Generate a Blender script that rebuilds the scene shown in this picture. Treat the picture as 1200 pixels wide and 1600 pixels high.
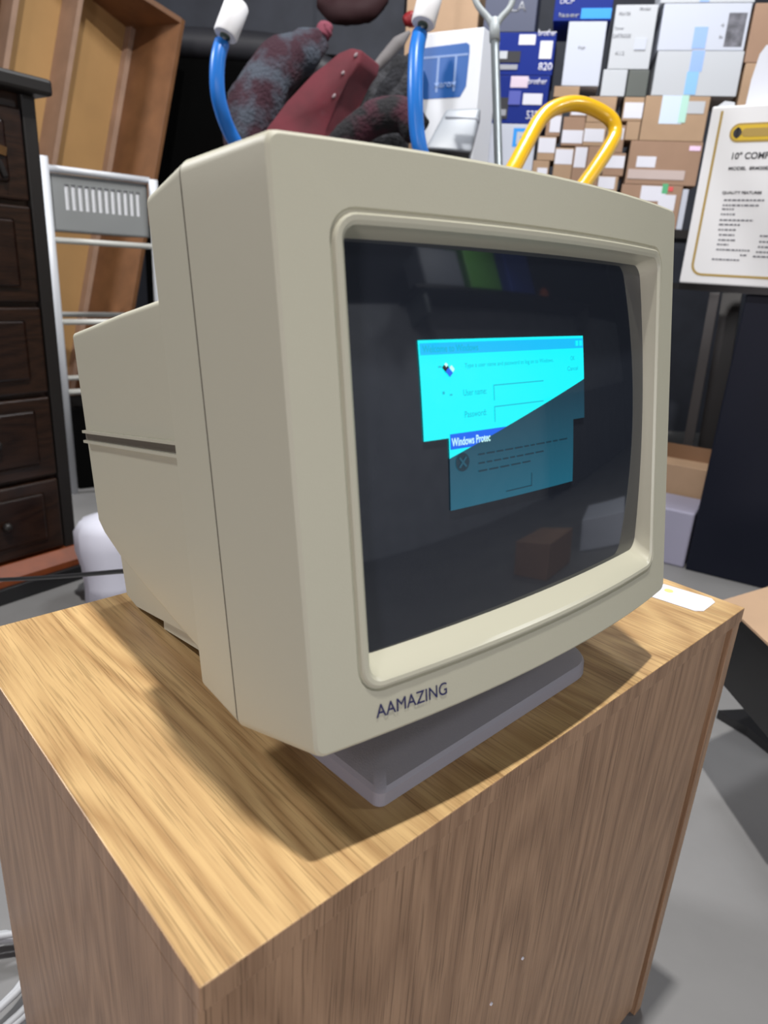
import bpy, bmesh, math, random
from mathutils import Vector, Matrix
for o in list(bpy.data.objects): bpy.data.objects.remove(o)
random.seed(7)
SC = bpy.context.scene
COL = SC.collection
H = 0.5666            # cabinet height; the table top is z = 0
FL = -H               # the floor

# ------------------------------------------------------------------ camera
RX = Vector((0.7329272, -0.6776968, 0.0595386))
RY = Vector((-0.1842941, -0.2820317, -0.9415380))
RZ = Vector((0.6548690, 0.6791061, -0.3316042))
CP = Vector((-0.1004115, -0.2000536, 0.2984790))
FPX = 1086.45
cd = bpy.data.cameras.new('camera'); cam = bpy.data.objects.new('camera', cd); COL.objects.link(cam)
cam.matrix_world = Matrix(((RX.x, -RY.x, -RZ.x, CP.x), (RX.y, -RY.y, -RZ.y, CP.y), (RX.z, -RY.z, -RZ.z, CP.z), (0, 0, 0, 1)))
cd.sensor_fit = 'VERTICAL'; cd.sensor_height = 36; cd.lens = FPX / 1600 * 36; cd.clip_start = 0.02
cd.dof.use_dof = True; cd.dof.focus_distance = 0.55; cd.dof.aperture_fstop = 9.0
SC.camera = cam

# ------------------------------------------------------------------ light
SC.view_settings.view_transform = 'Standard'; SC.view_settings.look = 'None'
SC.view_settings.exposure = 0.0; SC.view_settings.gamma = 1.0; SC.view_settings.use_curve_mapping = False
wd = bpy.data.worlds.new('world'); SC.world = wd; wd.use_nodes = True
wd.node_tree.nodes['Background'].inputs[0].default_value = (0.86, 0.93, 1.0, 1)
wd.node_tree.nodes['Background'].inputs[1].default_value = 0.036

def lamp(name, loc, power, size, target, col=(1, 1, 1)):
    l = bpy.data.lights.new(name, 'AREA'); l.shape = 'SQUARE'; l.size = size; l.energy = power; l.color = col
    o = bpy.data.objects.new(name, l); COL.objects.link(o); o.location = loc
    o.rotation_euler = (Vector(target) - Vector(loc)).to_track_quat('-Z', 'Y').to_euler()
    return o
lamp('overhead_light', (0.20, 0.08, 3.2), 124, 0.09, (0.2, 0.08, 0), (1, 0.98, 0.95))
lamp('overhead_light', (-0.9, 2.9, 2.1), 75, 0.3, (0.3, 0.2, 0), (0.97, 0.97, 1))
lamp('fill_light', (-2.2, -1.1, 0.30), 26, 0.4, (0.3, 0.1, 0.2), (1, 0.91, 0.95))  # added low fill from the left to lift the monitor's flank
lamp('fill_light', (-0.1, -2.6, 0.28), 13, 0.5, (0.3, 0.0, 0.15), (0.98, 0.98, 1))  # added low fill for the monitor's front, kept out of the screen reflection
lamp('overhead_light', (3.0, -2.0, 2.4), 30, 0.4, (1.8, -1.9, 0), (0.95, 0.97, 1))  # added light for the wall that the screen mirrors
lamp('overhead_light', (1.8, 1.1, 2.6), 40, 0.5, (2.2, 1.5, 0.3), (0.95, 0.97, 1))  # added light to brighten the background and its cartons

# ------------------------------------------------------------------ materials
MATS = {}
def mat(name, col, rough=0.5, metal=0.0, bump=0.0, bscale=200.0, var=0.0, vscale=6.0, spec=0.5, emit=0.0, coat=0.0):
    if name in MATS: return MATS[name]
    m = bpy.data.materials.new(name); m.use_nodes = True; nt = m.node_tree; b = nt.nodes['Principled BSDF']
    b.inputs['Base Color'].default_value = (*col, 1); b.inputs['Roughness'].default_value = rough
    b.inputs['Metallic'].default_value = metal; b.inputs['Specular IOR Level'].default_value = spec
    b.inputs['Coat Weight'].default_value = coat
    if emit:
        b.inputs['Emission Color'].default_value = (*col, 1); b.inputs['Emission Strength'].default_value = emit
    tc = nt.nodes.new('ShaderNodeTexCoord')
    if bump:
        n = nt.nodes.new('ShaderNodeTexNoise'); n.inputs['Scale'].default_value = bscale
        nt.links.new(tc.outputs['Object'], n.inputs['Vector'])
        bp = nt.nodes.new('ShaderNodeBump'); bp.inputs['Strength'].default_value = bump; bp.inputs['Distance'].default_value = 0.002
        nt.links.new(n.outputs['Fac'], bp.inputs['Height']); nt.links.new(bp.outputs['Normal'], b.inputs['Normal'])
    if var:
        n = nt.nodes.new('ShaderNodeTexNoise'); n.inputs['Scale'].default_value = vscale; n.inputs['Detail'].default_value = 5
        nt.links.new(tc.outputs['Object'], n.inputs['Vector'])
        r = nt.nodes.new('ShaderNodeValToRGB'); r.color_ramp.elements[0].position = .3; r.color_ramp.elements[1].position = .7
        r.color_ramp.elements[0].color = (*[c * (1 - var) for c in col], 1); r.color_ramp.elements[1].color = (*[min(1, c * (1 + var)) for c in col], 1)
        nt.links.new(n.outputs['Fac'], r.inputs['Fac']); nt.links.new(r.outputs['Color'], b.inputs['Base Color'])
    MATS[name] = m; return m

def wood(name, c0, c1, axis='Y', scale=1.0, rough=0.42, pore=0.5, coord='Object', seed=0.0, tilt=0.0, spec=0.4):
    """laminate oak: cathedral figure from a stretched noise driving bands, plus fine pores along the grain"""
    m = bpy.data.materials.new(name); m.use_nodes = True; nt = m.node_tree; b = nt.nodes['Principled BSDF']; L = nt.links.new
    b.inputs['Roughness'].default_value = rough; b.inputs['Specular IOR Level'].default_value = spec
    tc = nt.nodes.new('ShaderNodeTexCoord')
    s = {'X': (.22, 1, 1), 'Y': (1, .22, 1), 'Z': (1, 1, .16)}[axis]
    mp = nt.nodes.new('ShaderNodeMapping'); mp.inputs['Scale'].default_value = [k * scale for k in s]
    mp.inputs['Location'].default_value = (seed, seed * .7, seed * .3); mp.inputs['Rotation'].default_value = (0, 0, tilt)
    L(tc.outputs[coord], mp.inputs['Vector'])
    n = nt.nodes.new('ShaderNodeTexNoise'); n.inputs['Scale'].default_value = 7.0; n.inputs['Detail'].default_value = 1.5; n.inputs['Roughness'].default_value = .4
    L(mp.outputs[0], n.inputs['Vector'])
    mul = nt.nodes.new('ShaderNodeMath'); mul.operation = 'MULTIPLY'; mul.inputs[1].default_value = 26.0; L(n.outputs['Fac'], mul.inputs[0])
    sn = nt.nodes.new('ShaderNodeMath'); sn.operation = 'PINGPONG'; sn.inputs[1].default_value = 1.0; L(mul.outputs[0], sn.inputs[0])
    s2 = {'X': (.05, 1, 1), 'Y': (1, .022, 1), 'Z': (1, 1, .02)}[axis]
    mp2 = nt.nodes.new('ShaderNodeMapping'); mp2.inputs['Scale'].default_value = [k * scale for k in s2]; mp2.inputs['Rotation'].default_value = (0, 0, tilt)
    L(tc.outputs[coord], mp2.inputs['Vector'])
    f = nt.nodes.new('ShaderNodeTexNoise'); f.inputs['Scale'].default_value = 620.0; f.inputs['Detail'].default_value = 3; L(mp2.outputs[0], f.inputs['Vector'])
    f2 = nt.nodes.new('ShaderNodeTexNoise'); f2.inputs['Scale'].default_value = 240.0; f2.inputs['Detail'].default_value = 6; L(mp2.outputs[0], f2.inputs['Vector'])
    ad = nt.nodes.new('ShaderNodeMath'); ad.operation = 'MULTIPLY_ADD'; L(f2.outputs['Fac'], ad.inputs[0]); ad.inputs[1].default_value = .85
    h = nt.nodes.new('ShaderNodeMath'); h.operation = 'MULTIPLY'; h.inputs[1].default_value = .42; L(sn.outputs[0], h.inputs[0]); L(h.outputs[0], ad.inputs[2])
    r = nt.nodes.new('ShaderNodeValToRGB'); r.color_ramp.elements[0].position = .28; r.color_ramp.elements[1].position = .86
    r.color_ramp.elements[0].color = (*c0, 1); r.color_ramp.elements[1].color = (*c1, 1); L(ad.outputs[0], r.inputs['Fac'])
    pr = nt.nodes.new('ShaderNodeValToRGB'); pr.color_ramp.elements[0].position = .36; pr.color_ramp.elements[1].position = .47
    pr.color_ramp.elements[0].color = (1 - pore, 1 - pore * 1.05, 1 - pore * 1.15, 1); pr.color_ramp.elements[1].color = (1, 1, 1, 1); L(f.outputs['Fac'], pr.inputs['Fac'])
    mx = nt.nodes.new('ShaderNodeMix'); mx.data_type = 'RGBA'; mx.blend_type = 'MULTIPLY'; mx.inputs['Factor'].default_value = 1
    L(r.outputs['Color'], mx.inputs['A']); L(pr.outputs['Color'], mx.inputs['B']); L(mx.outputs['Result'], b.inputs['Base Color'])
    bp = nt.nodes.new('ShaderNodeBump'); bp.inputs['Strength'].default_value = .12; bp.inputs['Distance'].default_value = .001
    L(f.outputs['Fac'], bp.inputs['Height']); L(bp.outputs['Normal'], b.inputs['Normal'])
    MATS[name] = m; return m

def concrete():
    m = mat('concrete', (.185, .182, .18), rough=.55, var=.12, vscale=3.0, bump=.25, bscale=40)
    return m

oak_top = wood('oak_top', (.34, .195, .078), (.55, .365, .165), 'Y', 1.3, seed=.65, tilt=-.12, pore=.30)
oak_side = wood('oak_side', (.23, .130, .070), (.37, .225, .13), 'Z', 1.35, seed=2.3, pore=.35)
oak_raw = mat('oak_edge', (.34, .2, .09), rough=.7, var=.2, vscale=60)
walnut = wood('dark_walnut', (.008, .003, .002), (.022, .009, .005), 'X', 1.0, rough=.3, seed=3)
walnut_edge = mat('walnut_edge', (.007, .005, .004), rough=.5)
base_orange = mat('varnished_skirt', (.18, .040, .008), rough=.5, var=.3, vscale=14)
crate_orange = mat('crate_orange', (.21, .095, .04), rough=.5, var=.2, vscale=9)
crate_pale = mat('crate_pale', (.42, .27, .19), rough=.6, var=.12, vscale=9)
crate_tan = mat('hardboard_tan', (.48, .28, .11), rough=.7, var=.06, vscale=5)
beige = mat('beige_plastic', (.46, .445, .345), rough=.5, bump=.07, bscale=1500, spec=.35)
beige_dk = mat('beige_plastic_groove', (.12, .105, .08), rough=.7)
beige_sm = mat('beige_plastic_smooth', (.475, .46, .36), rough=.32, spec=.5)
grey_pl = mat('grey_plastic', (.27, .265, .30), rough=.42, bump=.1, bscale=900)
navy_ink = mat('navy_ink', (.012, .012, .08), rough=.5)
glass = mat('crt_glass', (.020, .024, .033), rough=.045, spec=.85)
black = mat('black_fabric', (.003, .003, .003), rough=.9, spec=.05)
blackp = mat('black_plastic', (.01, .01, .011), rough=.35)
dgrey = mat('charcoal_leather', (.030, .030, .036), rough=.5, var=.2)
navy = mat('navy_board', (.003, .0045, .012), rough=.5, spec=.25)
white = mat('white_card', (.52, .55, .63), rough=.6)
white2 = mat('white_card_warm', (.50, .52, .55), rough=.6)
paper = mat('white_paper', (.70, .70, .77), rough=.6)
wmetal = mat('white_enamel', (.66, .68, .72), rough=.35)
card = mat('cardboard', (.33, .205, .135), rough=.8, var=.07, vscale=8)
card2 = mat('cardboard_pale', (.40, .265, .165), rough=.8, var=.07, vscale=8)
blue_b = mat('carton_blue', (.004, .020, .20), rough=.5, spec=.2)
blue_l = mat('print_light_blue', (.02, .30, .80), rough=.45)
blue_w = mat('print_mid_blue', (.02, .11, .38), rough=.45)
ink = mat('black_ink', (.02, .02, .025), rough=.6)
gink = mat('grey_ink', (.30, .31, .34), rough=.6)
gold = mat('gold_print', (.38, .26, .07), rough=.4)
yel = mat('yellow_print', (.62, .42, .03), rough=.45)
yellow = mat('yellow_paint', (.74, .43, .012), rough=.28, coat=.4)
bluet = mat('blue_rubber', (.015, .17, .60), rough=.35)
foam = mat('white_foam', (.72, .72, .74), rough=.8)
tapeb = mat('blue_tape', (.30, .45, .78), rough=.35)
tapet = mat('clear_tape', (.55, .45, .42), rough=.15)
green = mat('green_print', (.10, .42, .20), rough=.5)
red = mat('red_plastic', (.22, .008, .012), rough=.5)
maroon = mat('maroon_fabric', (.095, .0085, .016), rough=.85, var=.3, vscale=9)
cream = mat('rack_cream', (.62, .62, .58), rough=.4)
steel = mat('grey_steel', (.17, .19, .20), rough=.4, metal=.5)
greym = mat('grey_shell', (.26, .28, .31), rough=.4, var=.1)

def fuzzy(name, ca, cb, sc=16):
    m = bpy.data.materials.new(name); m.use_nodes = True; nt = m.node_tree; b = nt.nodes['Principled BSDF']
    b.inputs['Roughness'].default_value = .95
    tc = nt.nodes.new('ShaderNodeTexCoord'); n = nt.nodes.new('ShaderNodeTexNoise'); n.inputs['Scale'].default_value = sc; n.inputs['Detail'].default_value = 6
    r = nt.nodes.new('ShaderNodeValToRGB'); r.color_ramp.elements[0].position = .42; r.color_ramp.elements[1].position = .58
    r.color_ramp.elements[0].color = (*ca, 1); r.color_ramp.elements[1].color = (*cb, 1)
    nt.links.new(tc.outputs['Object'], n.inputs['Vector']); nt.links.new(n.outputs['Fac'], r.inputs['Fac']); nt.links.new(r.outputs['Color'], b.inputs['Base Color'])
    bp = nt.nodes.new('ShaderNodeBump'); bp.inputs['Strength'].default_value = .8; bp.inputs['Distance'].default_value = .01
    n2 = nt.nodes.new('ShaderNodeTexNoise'); n2.inputs['Scale'].default_value = 90; nt.links.new(tc.outputs['Object'], n2.inputs['Vector'])
    nt.links.new(n2.outputs['Fac'], bp.inputs['Height']); nt.links.new(bp.outputs['Normal'], b.inputs['Normal'])
    return m
fuzz1 = fuzzy('fuzzy_grey_maroon', (.035, .010, .018), (.055, .065, .085), 11)
fuzz2 = fuzzy('fuzzy_dark_maroon', (.009, .008, .010), (.045, .009, .018), 11)
fuzz3 = fuzzy('fuzzy_charcoal', (.010, .010, .012), (.04, .04, .045))

def phosphor(name, col, strength):
    m = bpy.data.materials.new(name); m.use_nodes = True; nt = m.node_tree; b = nt.nodes['Principled BSDF']
    b.inputs['Base Color'].default_value = (.016, .019, .025, 1); b.inputs['Roughness'].default_value = .045; b.inputs['Specular IOR Level'].default_value = .85
    b.inputs['Emission Color'].default_value = (*col, 1); b.inputs['Emission Strength'].default_value = strength
    return m
ph_bright = phosphor('lit_cyan', (.0, .93, 1.0), 1.0)
ph_title = phosphor('lit_title_blue', (.0, .52, .95), 1.0)
ph_title2 = phosphor('lit_blue', (.0, .12, .85), 1.0)
ph_dim = phosphor('fading_teal', (.012, .085, .125), 1.0)
ph_dim2 = phosphor('fading_grey_teal', (.022, .045, .070), 1.0)
ph_text = phosphor('lit_text_dark', (.0, .45, .62), 1.0)
ph_dtext = phosphor('fading_text', (.0, .02, .035), 1.0)
ph_dark = phosphor('unlit', (.0, .0, .0), 0.0)
ph_white = phosphor('lit_white', (.6, 1, 1), 1.0)

# ------------------------------------------------------------------ helpers
def link(name, me, m=None, parent=None, mw=None, smooth=False):
    o = bpy.data.objects.new(name, me); COL.objects.link(o)
    if m is not None:
        for mm in (m if isinstance(m, (list, tuple)) else [m]): me.materials.append(mm)
    if mw is not None: o.matrix_world = mw
    if parent is not None: o.parent = parent
    if smooth:
        for p in me.polygons: p.use_smooth = True
    return o
def tag(o, label, cat, group=None):
    o['label'] = label; o['category'] = cat
    if group: o['group'] = group
    return o
def thing(name, label, cat, loc=(0, 0, 0), mw=None, group=None):
    o = bpy.data.objects.new(name, None); COL.objects.link(o); o.empty_display_size = .05
    if mw is not None: o.matrix_world = mw
    else: o.location = loc
    return tag(o, label, cat, group)
def finish(bm, name, m, parent=None, mw=None, smooth=False):
    bmesh.ops.recalc_face_normals(bm, faces=bm.faces)
    me = bpy.data.meshes.new(name); bm.to_mesh(me); bm.free()
    return link(name, me, m, parent, mw, smooth)
def bxm(bm, x0, x1, y0, y1, z0, z1, bev=0.0, M=None):
    t = bmesh.new(); bmesh.ops.create_cube(t, size=1)
    for v in t.verts: v.co = Vector(((x0 + x1) / 2 + v.co.x * (x1 - x0), (y0 + y1) / 2 + v.co.y * (y1 - y0), (z0 + z1) / 2 + v.co.z * (z1 - z0)))
    if bev: bmesh.ops.bevel(t, geom=t.edges[:], offset=bev, segments=2, profile=.5, affect='EDGES')
    if M is not None: bmesh.ops.transform(t, matrix=M, verts=t.verts)
    me = bpy.data.meshes.new('t'); t.to_mesh(me); t.free(); bm.from_mesh(me); bpy.data.meshes.remove(me)
def box(name, d, m, parent=None, bev=0.0, mw=None):
    bm = bmesh.new(); bxm(bm, *d, bev=bev); return finish(bm, name, m, parent, mw)
def catmull(pts, n=8):
    P = [Vector(p) for p in pts]; P = [P[0] * 2 - P[1]] + P + [P[-1] * 2 - P[-2]]; out = []
    for i in range(1, len(P) - 2):
        a, b, c, d = P[i - 1:i + 3]
        for k in range(n):
            t = k / n
            out.append(.5 * ((2 * b) + (c - a) * t + (2 * a - 5 * b + 4 * c - d) * t * t + (3 * b - a - 3 * c + d) * t ** 3))
    out.append(P[-2]); return out
def tubem(bm, pts, r, seg=12, cap=True):
    rs = r if isinstance(r, (list, tuple)) else [r] * len(pts)
    if len(rs) != len(pts): rs = [rs[0] + (rs[-1] - rs[0]) * i / (len(pts) - 1) for i in range(len(pts))]
    rings = []; nrm = None
    for i, p in enumerate(pts):
        t = (pts[min(i + 1, len(pts) - 1)] - pts[max(i - 1, 0)]).normalized()
        if nrm is None: nrm = t.orthogonal().normalized()
        nrm = (nrm - t * nrm.dot(t)).normalized(); bi = t.cross(nrm)
        rings.append([bm.verts.new(p + (nrm * math.cos(2 * math.pi * k / seg) + bi * math.sin(2 * math.pi * k / seg)) * rs[i]) for k in range(seg)])
    for a, b in zip(rings, rings[1:]):
        for k in range(seg): bm.faces.new((a[k], a[(k + 1) % seg], b[(k + 1) % seg], b[k]))
    if cap: bm.faces.new(rings[0][::-1]); bm.faces.new(rings[-1])
def tube(name, pts, r, m, parent=None, smooth_path=True, seg=12, n=8):
    bm = bmesh.new(); P = catmull(pts, n) if smooth_path else [Vector(p) for p in pts]
    if isinstance(r, (list, tuple)) and len(r) == len(pts) and smooth_path:
        rr = []
        for i in range(len(r) - 1):
            for k in range(n): rr.append(r[i] + (r[i + 1] - r[i]) * k / n)
        r = rr + [r[-1]]
    tubem(bm, P, r, seg); return finish(bm, name, m, parent, smooth=True)
def prism(name, poly, y0, y1, m, parent=None, mw=None, axis='Y'):
    """poly in (x,z) pushed along y"""
    bm = bmesh.new()
    f = (lambda a, b, t: Vector((a, t, b))) if axis == 'Y' else ((lambda a, b, t: Vector((t, a, b))) if axis == 'X' else (lambda a, b, t: Vector((a, b, t))))
    A = [bm.verts.new(f(a, b, y0)) for a, b in poly]; B = [bm.verts.new(f(a, b, y1)) for a, b in poly]
    bm.faces.new(A); bm.faces.new(B[::-1]); n = len(poly)
    for i in range(n): bm.faces.new((A[i], B[i], B[(i + 1) % n], A[(i + 1) % n]))
    return finish(bm, name, m, parent, mw)
def text_mesh(s, w, h, bold=0.0, depth=0.0004):
    """mesh of a line of text in the x,z plane: x 0..w, z 0..h, facing -y"""
    c = bpy.data.curves.new('t', 'FONT'); c.body = s; c.size = 1; c.offset = bold; c.extrude = 0.0
    o = bpy.data.objects.new('t', c); me = bpy.data.meshes.new_from_object(o)
    bpy.data.objects.remove(o); bpy.data.curves.remove(c)
    xs = [v.co.x for v in me.vertices]; ys = [v.co.y for v in me.vertices]
    x0, x1, y0, y1 = min(xs), max(xs), min(ys), max(ys)
    bm = bmesh.new(); bm.from_mesh(me); bpy.data.meshes.remove(me)
    for v in bm.verts: v.co = Vector(((v.co.x - x0) / (x1 - x0) * w, 0, (v.co.y - y0) / (y1 - y0) * h))
    if depth:
        r = bmesh.ops.extrude_face_region(bm, geom=bm.faces[:])
        for g in r['geom']:
            if isinstance(g, bmesh.types.BMVert): g.co.y -= depth
    return bm
def place(bm, x, y, z, M=None):
    for v in bm.verts: v.co += Vector((x, y, z))
    return bm
def lettering(name, s, x, y, z, w, h, m, parent, bold=0.0):
    return finish(place(text_mesh(s, w, h, bold), x, y, z), name, m, parent)
# surveying helpers: sight line through a point of the picture, met with a vertical plane or a given distance
def sight(px, py): return RX * ((px - 600) / FPX) + RY * ((py - 800) / FPX) + RZ
def at(px, py, dep): return CP + sight(px, py) * dep
def meet(px, py, P, n):
    q = sight(px, py); return CP + q * ((P - CP).dot(n) / q.dot(n))
def frame(P, u):
    """u = horizontal direction to the right along a front; y of the frame points away from the viewer"""
    u = Vector((u.x, u.y, 0)).normalized(); b = Vector((-u.y, u.x, 0)); 
    return Matrix(((u.x, b.x, 0, P.x), (u.y, b.y, 0, P.y), (0, 0, 1, P.z), (0, 0, 0, 1)))
def vpdir(x, y):
    v = sight(x, y); v.z = 0; return v.normalized()
RH = Vector((RX.x, RX.y, 0)).normalized(); FH = Vector((RZ.x, RZ.y, 0)).normalized(); UP = Vector((0, 0, 1))

# ------------------------------------------------------------------ setting
def struct(name, d, m, mw=None):
    o = box(name, d, m, mw=mw); o['kind'] = 'structure'; return o
struct('floor', (-4.5, 9, -5, 6.5, FL - .05, FL), concrete())
WB = frame(CP + FH * 4.3 + UP * (FL - CP.z), RH)
struct('wall_back', (-3.4, 3.6, 0, .1, 0, 3.4), mat('dark_wall', (.038, .042, .056), rough=.7, var=.2), WB)
struct('wall_front', (-4.0, 9.0, -3.3, -3.2, FL, 1.62), mat('grey_block', (.42, .44, .48), rough=.8, var=.1))
struct('trim_1', (-4.0, 9.0, -3.3, -3.19, 1.62, 3.0), mat('dark_upper_wall', (.012, .012, .014), rough=.8, var=.1))
struct('wall_right', (8.8, 8.9, -3.2, 2.0, FL, 2.6), mat('dark_board', (.022, .022, .026), rough=.8, var=.2))

# ------------------------------------------------------------------ cabinet
W_, D_ = .600, .3796
cab = thing('cabinet', 'oak laminate cabinet standing on concrete and carrying the old computer monitor', 'cabinet', (0, 0, FL))
T = .016
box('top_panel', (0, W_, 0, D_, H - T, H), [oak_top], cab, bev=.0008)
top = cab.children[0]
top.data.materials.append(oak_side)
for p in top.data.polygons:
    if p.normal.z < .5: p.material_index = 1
box('back_panel', (.004, W_ - .026, .003, .007, 0.02, H - T), oak_side, cab)
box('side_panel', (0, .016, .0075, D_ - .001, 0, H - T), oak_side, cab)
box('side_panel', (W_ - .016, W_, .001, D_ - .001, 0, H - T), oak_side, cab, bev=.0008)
box('shelf', (.0165, W_ - .0165, .03, D_ - .01, .06, .076), oak_side, cab)
box('shelf', (.0165, W_ - .0165, .03, D_ - .01, .28, .296), oak_side, cab)
box('corner_strip', (0, .0035, .0025, .0072, 0, H - T), oak_side, cab)
for px, py in ((816, 1497), (767, 1568)):
    P = meet(px, py, Vector((0, .003, 0)), Vector((0, 1, 0)))
    bm = bmesh.new(); bmesh.ops.create_cone(bm, cap_ends=True, segments=10, radius1=.0016, radius2=.0012, depth=.0012, matrix=Matrix.Translation((P.x, .0026, P.z + H)) @ Matrix.Rotation(math.pi / 2, 4, 'X'))
    finish(bm, 'nail_head', paper, cab)
# paper tag on the cabinet top
tg = thing('paper_tag', 'white paper sticker lying on the oak top beyond the right corner of the monitor', 'sticker', (0, 0, .0002))
prism('paper', [(.543, .072), (.584, .0775), (.592, .030), (.586, .024), (.556, .0225), (.549, .028)], 0, .0004, paper, tg, axis='Z')
bm = bmesh.new(); bmesh.ops.create_cone(bm, cap_ends=True, segments=20, radius1=.0045, radius2=.0045, depth=.0002, matrix=Matrix.Translation((.572, .066, .0006)))
finish(bm, 'printed_dot', mat('pale_yellow_print', (.85, .66, .22)), tg)

# ------------------------------------------------------------------ monitor
yaw, tilt = -.028936, -.170733
MW = Matrix.Translation((.254134, .019010, .064555)) @ Matrix.Rotation(yaw, 4, 'Z') @ Matrix.Rotation(tilt, 4, 'X')
mon = thing('computer_monitor', 'beige tube monitor with cyan dialog windows on screen standing on the oak cabinet', 'monitor', mw=MW)
def bow(x): return -.016 * max(0, 1 - (x / .175) ** 2)
def rr(hx, z0, z1, r, yf, side=16, corner=6):
    """rounded rectangle loop in x,z with y from yf(x,z)"""
    pts = []
    cs = [(hx - r, z0 + r, -90), (hx - r, z1 - r, 0), (-hx + r, z1 - r, 90), (-hx + r, z0 + r, 180)]
    for i, (cx, cz, a0) in enumerate(cs):
        arc = [(cx + r * math.cos(math.radians(a0 + 90 * k / corner)), cz + r * math.sin(math.radians(a0 + 90 * k / corner))) for k in range(corner + 1)]
        nx_, nz_, na = cs[(i + 1) % 4]
        nxt = (nx_ + r * math.cos(math.radians(na)), nz_ + r * math.sin(math.radians(na)))
        pts += arc
        for k in range(1, side):
            pts.append((arc[-1][0] + (nxt[0] - arc[-1][0]) * k / side, arc[-1][1] + (nxt[1] - arc[-1][1]) * k / side))
    return [Vector((x, yf(x, z), z)) for x, z in pts]
def loft(bm, loops, cap0=False, cap1=False):
    V = [[bm.verts.new(p) for p in l] for l in loops]; n = len(V[0])
    for a, b in zip(V, V[1:]):
        for k in range(n): bm.faces.new((a[k], a[(k + 1) % n], b[(k + 1) % n], b[k]))
    if cap0: bm.faces.new(V[0])
    if cap1: bm.faces.new(V[-1][::-1])
    return V
GR, GY0, CZ = 1.1, -.0067, .143
def gy(x, z): return GY0 + (x * x + (z - CZ) ** 2) / 2 / GR
def off(k): return lambda x, z: bow(x) + k
HT = .2896
S = [rr(.1778, -.0115, .2955, .008, lambda x, z: .0735),
     rr(.1752, -.001, .2903, .006, lambda x, z: bow(x) + .004),
     rr(.1748, -.0004, HT, .006, lambda x, z: bow(x) + .0012),
     rr(.1732, .0012, HT - .0016, .005, off(0))]
outer = dict(hx=.1478, z0=.0255, z1=.2610)
def inset(i, r, k): return rr(outer['hx'] - i, outer['z0'] + i, outer['z1'] - i, r, off(k))
S += [inset(-.0006, .0146, 0), inset(.0002, .014, .0014), inset(.0014, .0128, .0014), inset(.0018, .0124, -.0004), inset(.0028, .0114, -.0010),
      inset(.0050, .0094, -.0008), inset(.0068, .0080, .0006)]
S += [rr(.1400, .0365, .2530, .008, lambda x, z: gy(x, z) * .6 + (bow(x)) * .4),
      rr(.1388, .0410, .2505, .009, lambda x, z: gy(x, z) + .0004), rr(.1388, .0410, .2505, .009, lambda x, z: gy(x, z) + .006)]
bm = bmesh.new(); loft(bm, S)
fb = finish(bm, 'front_bezel', beige, mon, smooth=True)
fb.data.materials.append(beige_sm); fb.data.materials.append(beige_dk)
nl = len(S[0])
md = fb.data
for i, p in enumerate(md.polygons):
    k = i // nl
    if 6 <= k <= 12: p.material_index = 1
try:
    md.set_sharp_from_angle(angle=math.radians(24))
except Exception: pass
# seam groove
bm = bmesh.new()
loft(bm, [rr(.1778, -.0115, .2955, .008, lambda x, z: .0735), rr(.1766, -.0103, .2943, .007, lambda x, z: .0738), rr(.1766, -.0103, .2943, .007, lambda x, z: .0748), rr(.1776, -.0113, .2953, .008, lambda x, z: .0752)])
finish(bm, 'seam', beige_dk, mon)
bm = bmesh.new()
sh = [rr(.1776, -.0113, .2953, .008, lambda x, z: .0752), rr(.1690, -.0092, .2925, .006, lambda x, z: .1350), rr(.1678, -.008, .2915, .005, lambda x, z: .1365),
      rr(.158, .004, .236, .006, lambda x, z: .1372)]
loft(bm, sh, cap1=True)
o = finish(bm, 'rear_shell', beige, mon, smooth=True); o.data.set_sharp_from_angle(angle=math.radians(30))
bm = bmesh.new()
hs = [rr(.1625, .006, .2375, .004, lambda x, z: .136), rr(.1605, .030, .2345, .004, lambda x, z: .22), rr(.1590, .0500, .2310, .004, lambda x, z: .285), rr(.1578, .0640, .2295, .004, lambda x, z: .318),
      rr(.1570, .0720, .2290, .004, lambda x, z: .3300), rr(.1545, .0745, .2265, .003, lambda x, z: .3325)]
loft(bm, hs, cap0=True, cap1=True)
o = finish(bm, 'tube_housing', beige, mon, smooth=True); o.data.set_sharp_from_angle(angle=math.radians(25))
# double ridge along each flank of the housing
for s in (-1, 1):
    bm = bmesh.new()
    for z0, z1, pr in ((.1492, .1514, .0030), (.1412, .1434, .0030)):
        A = [bm.verts.new((s * (x + e), y, z)) for (x, y) in ((.1622, .138), (.1578, .329)) for z in (z0, z1) for e in (-.002, pr)]
        a = A[:4]; b = A[4:]
        for q in ((0, 1, 3, 2),):
            bm.faces.new([a[i] for i in q]); bm.faces.new([b[i] for i in q])
        for i, j in ((0, 1), (1, 3), (3, 2), (2, 0)): bm.faces.new((a[i], a[j], b[j], b[i]))
    finish(bm, 'side_ridge', beige_sm, mon)
    bm = bmesh.new()
    v = [bm.verts.new((s * (x + .0004), y, z)) for x, y, z in ((.1623, .1375, .1434), (.1579, .329, .1434), (.1579, .329, .1490), (.1623, .1375, .1490))]
    bm.faces.new(v); finish(bm, 'side_groove', beige_dk, mon)
# vent slots on the rear face
bm = bmesh.new()
for k in range(14): bxm(bm, -.12, .12, .3322, .3334, .088 + k * .0095, .0915 + k * .0095)
finish(bm, 'vent', blackp, mon)
# lower body under the housing, and its foot near the table
prism('lower_body', [(.120, -.001), (.200, -.0045), (.285, -.0058), (.325, -.0062), (.345, .0005), (.3475, .041), (.3200, .062), (.120, .012)], -.1370, .1370, beige, mon, axis='X')
prism('lower_foot', [(.150, -.018), (.150, -.0048), (.2775, -.0048), (.2790, -.0165)], -.1330, .1330, beige, mon, axis='X')
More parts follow.
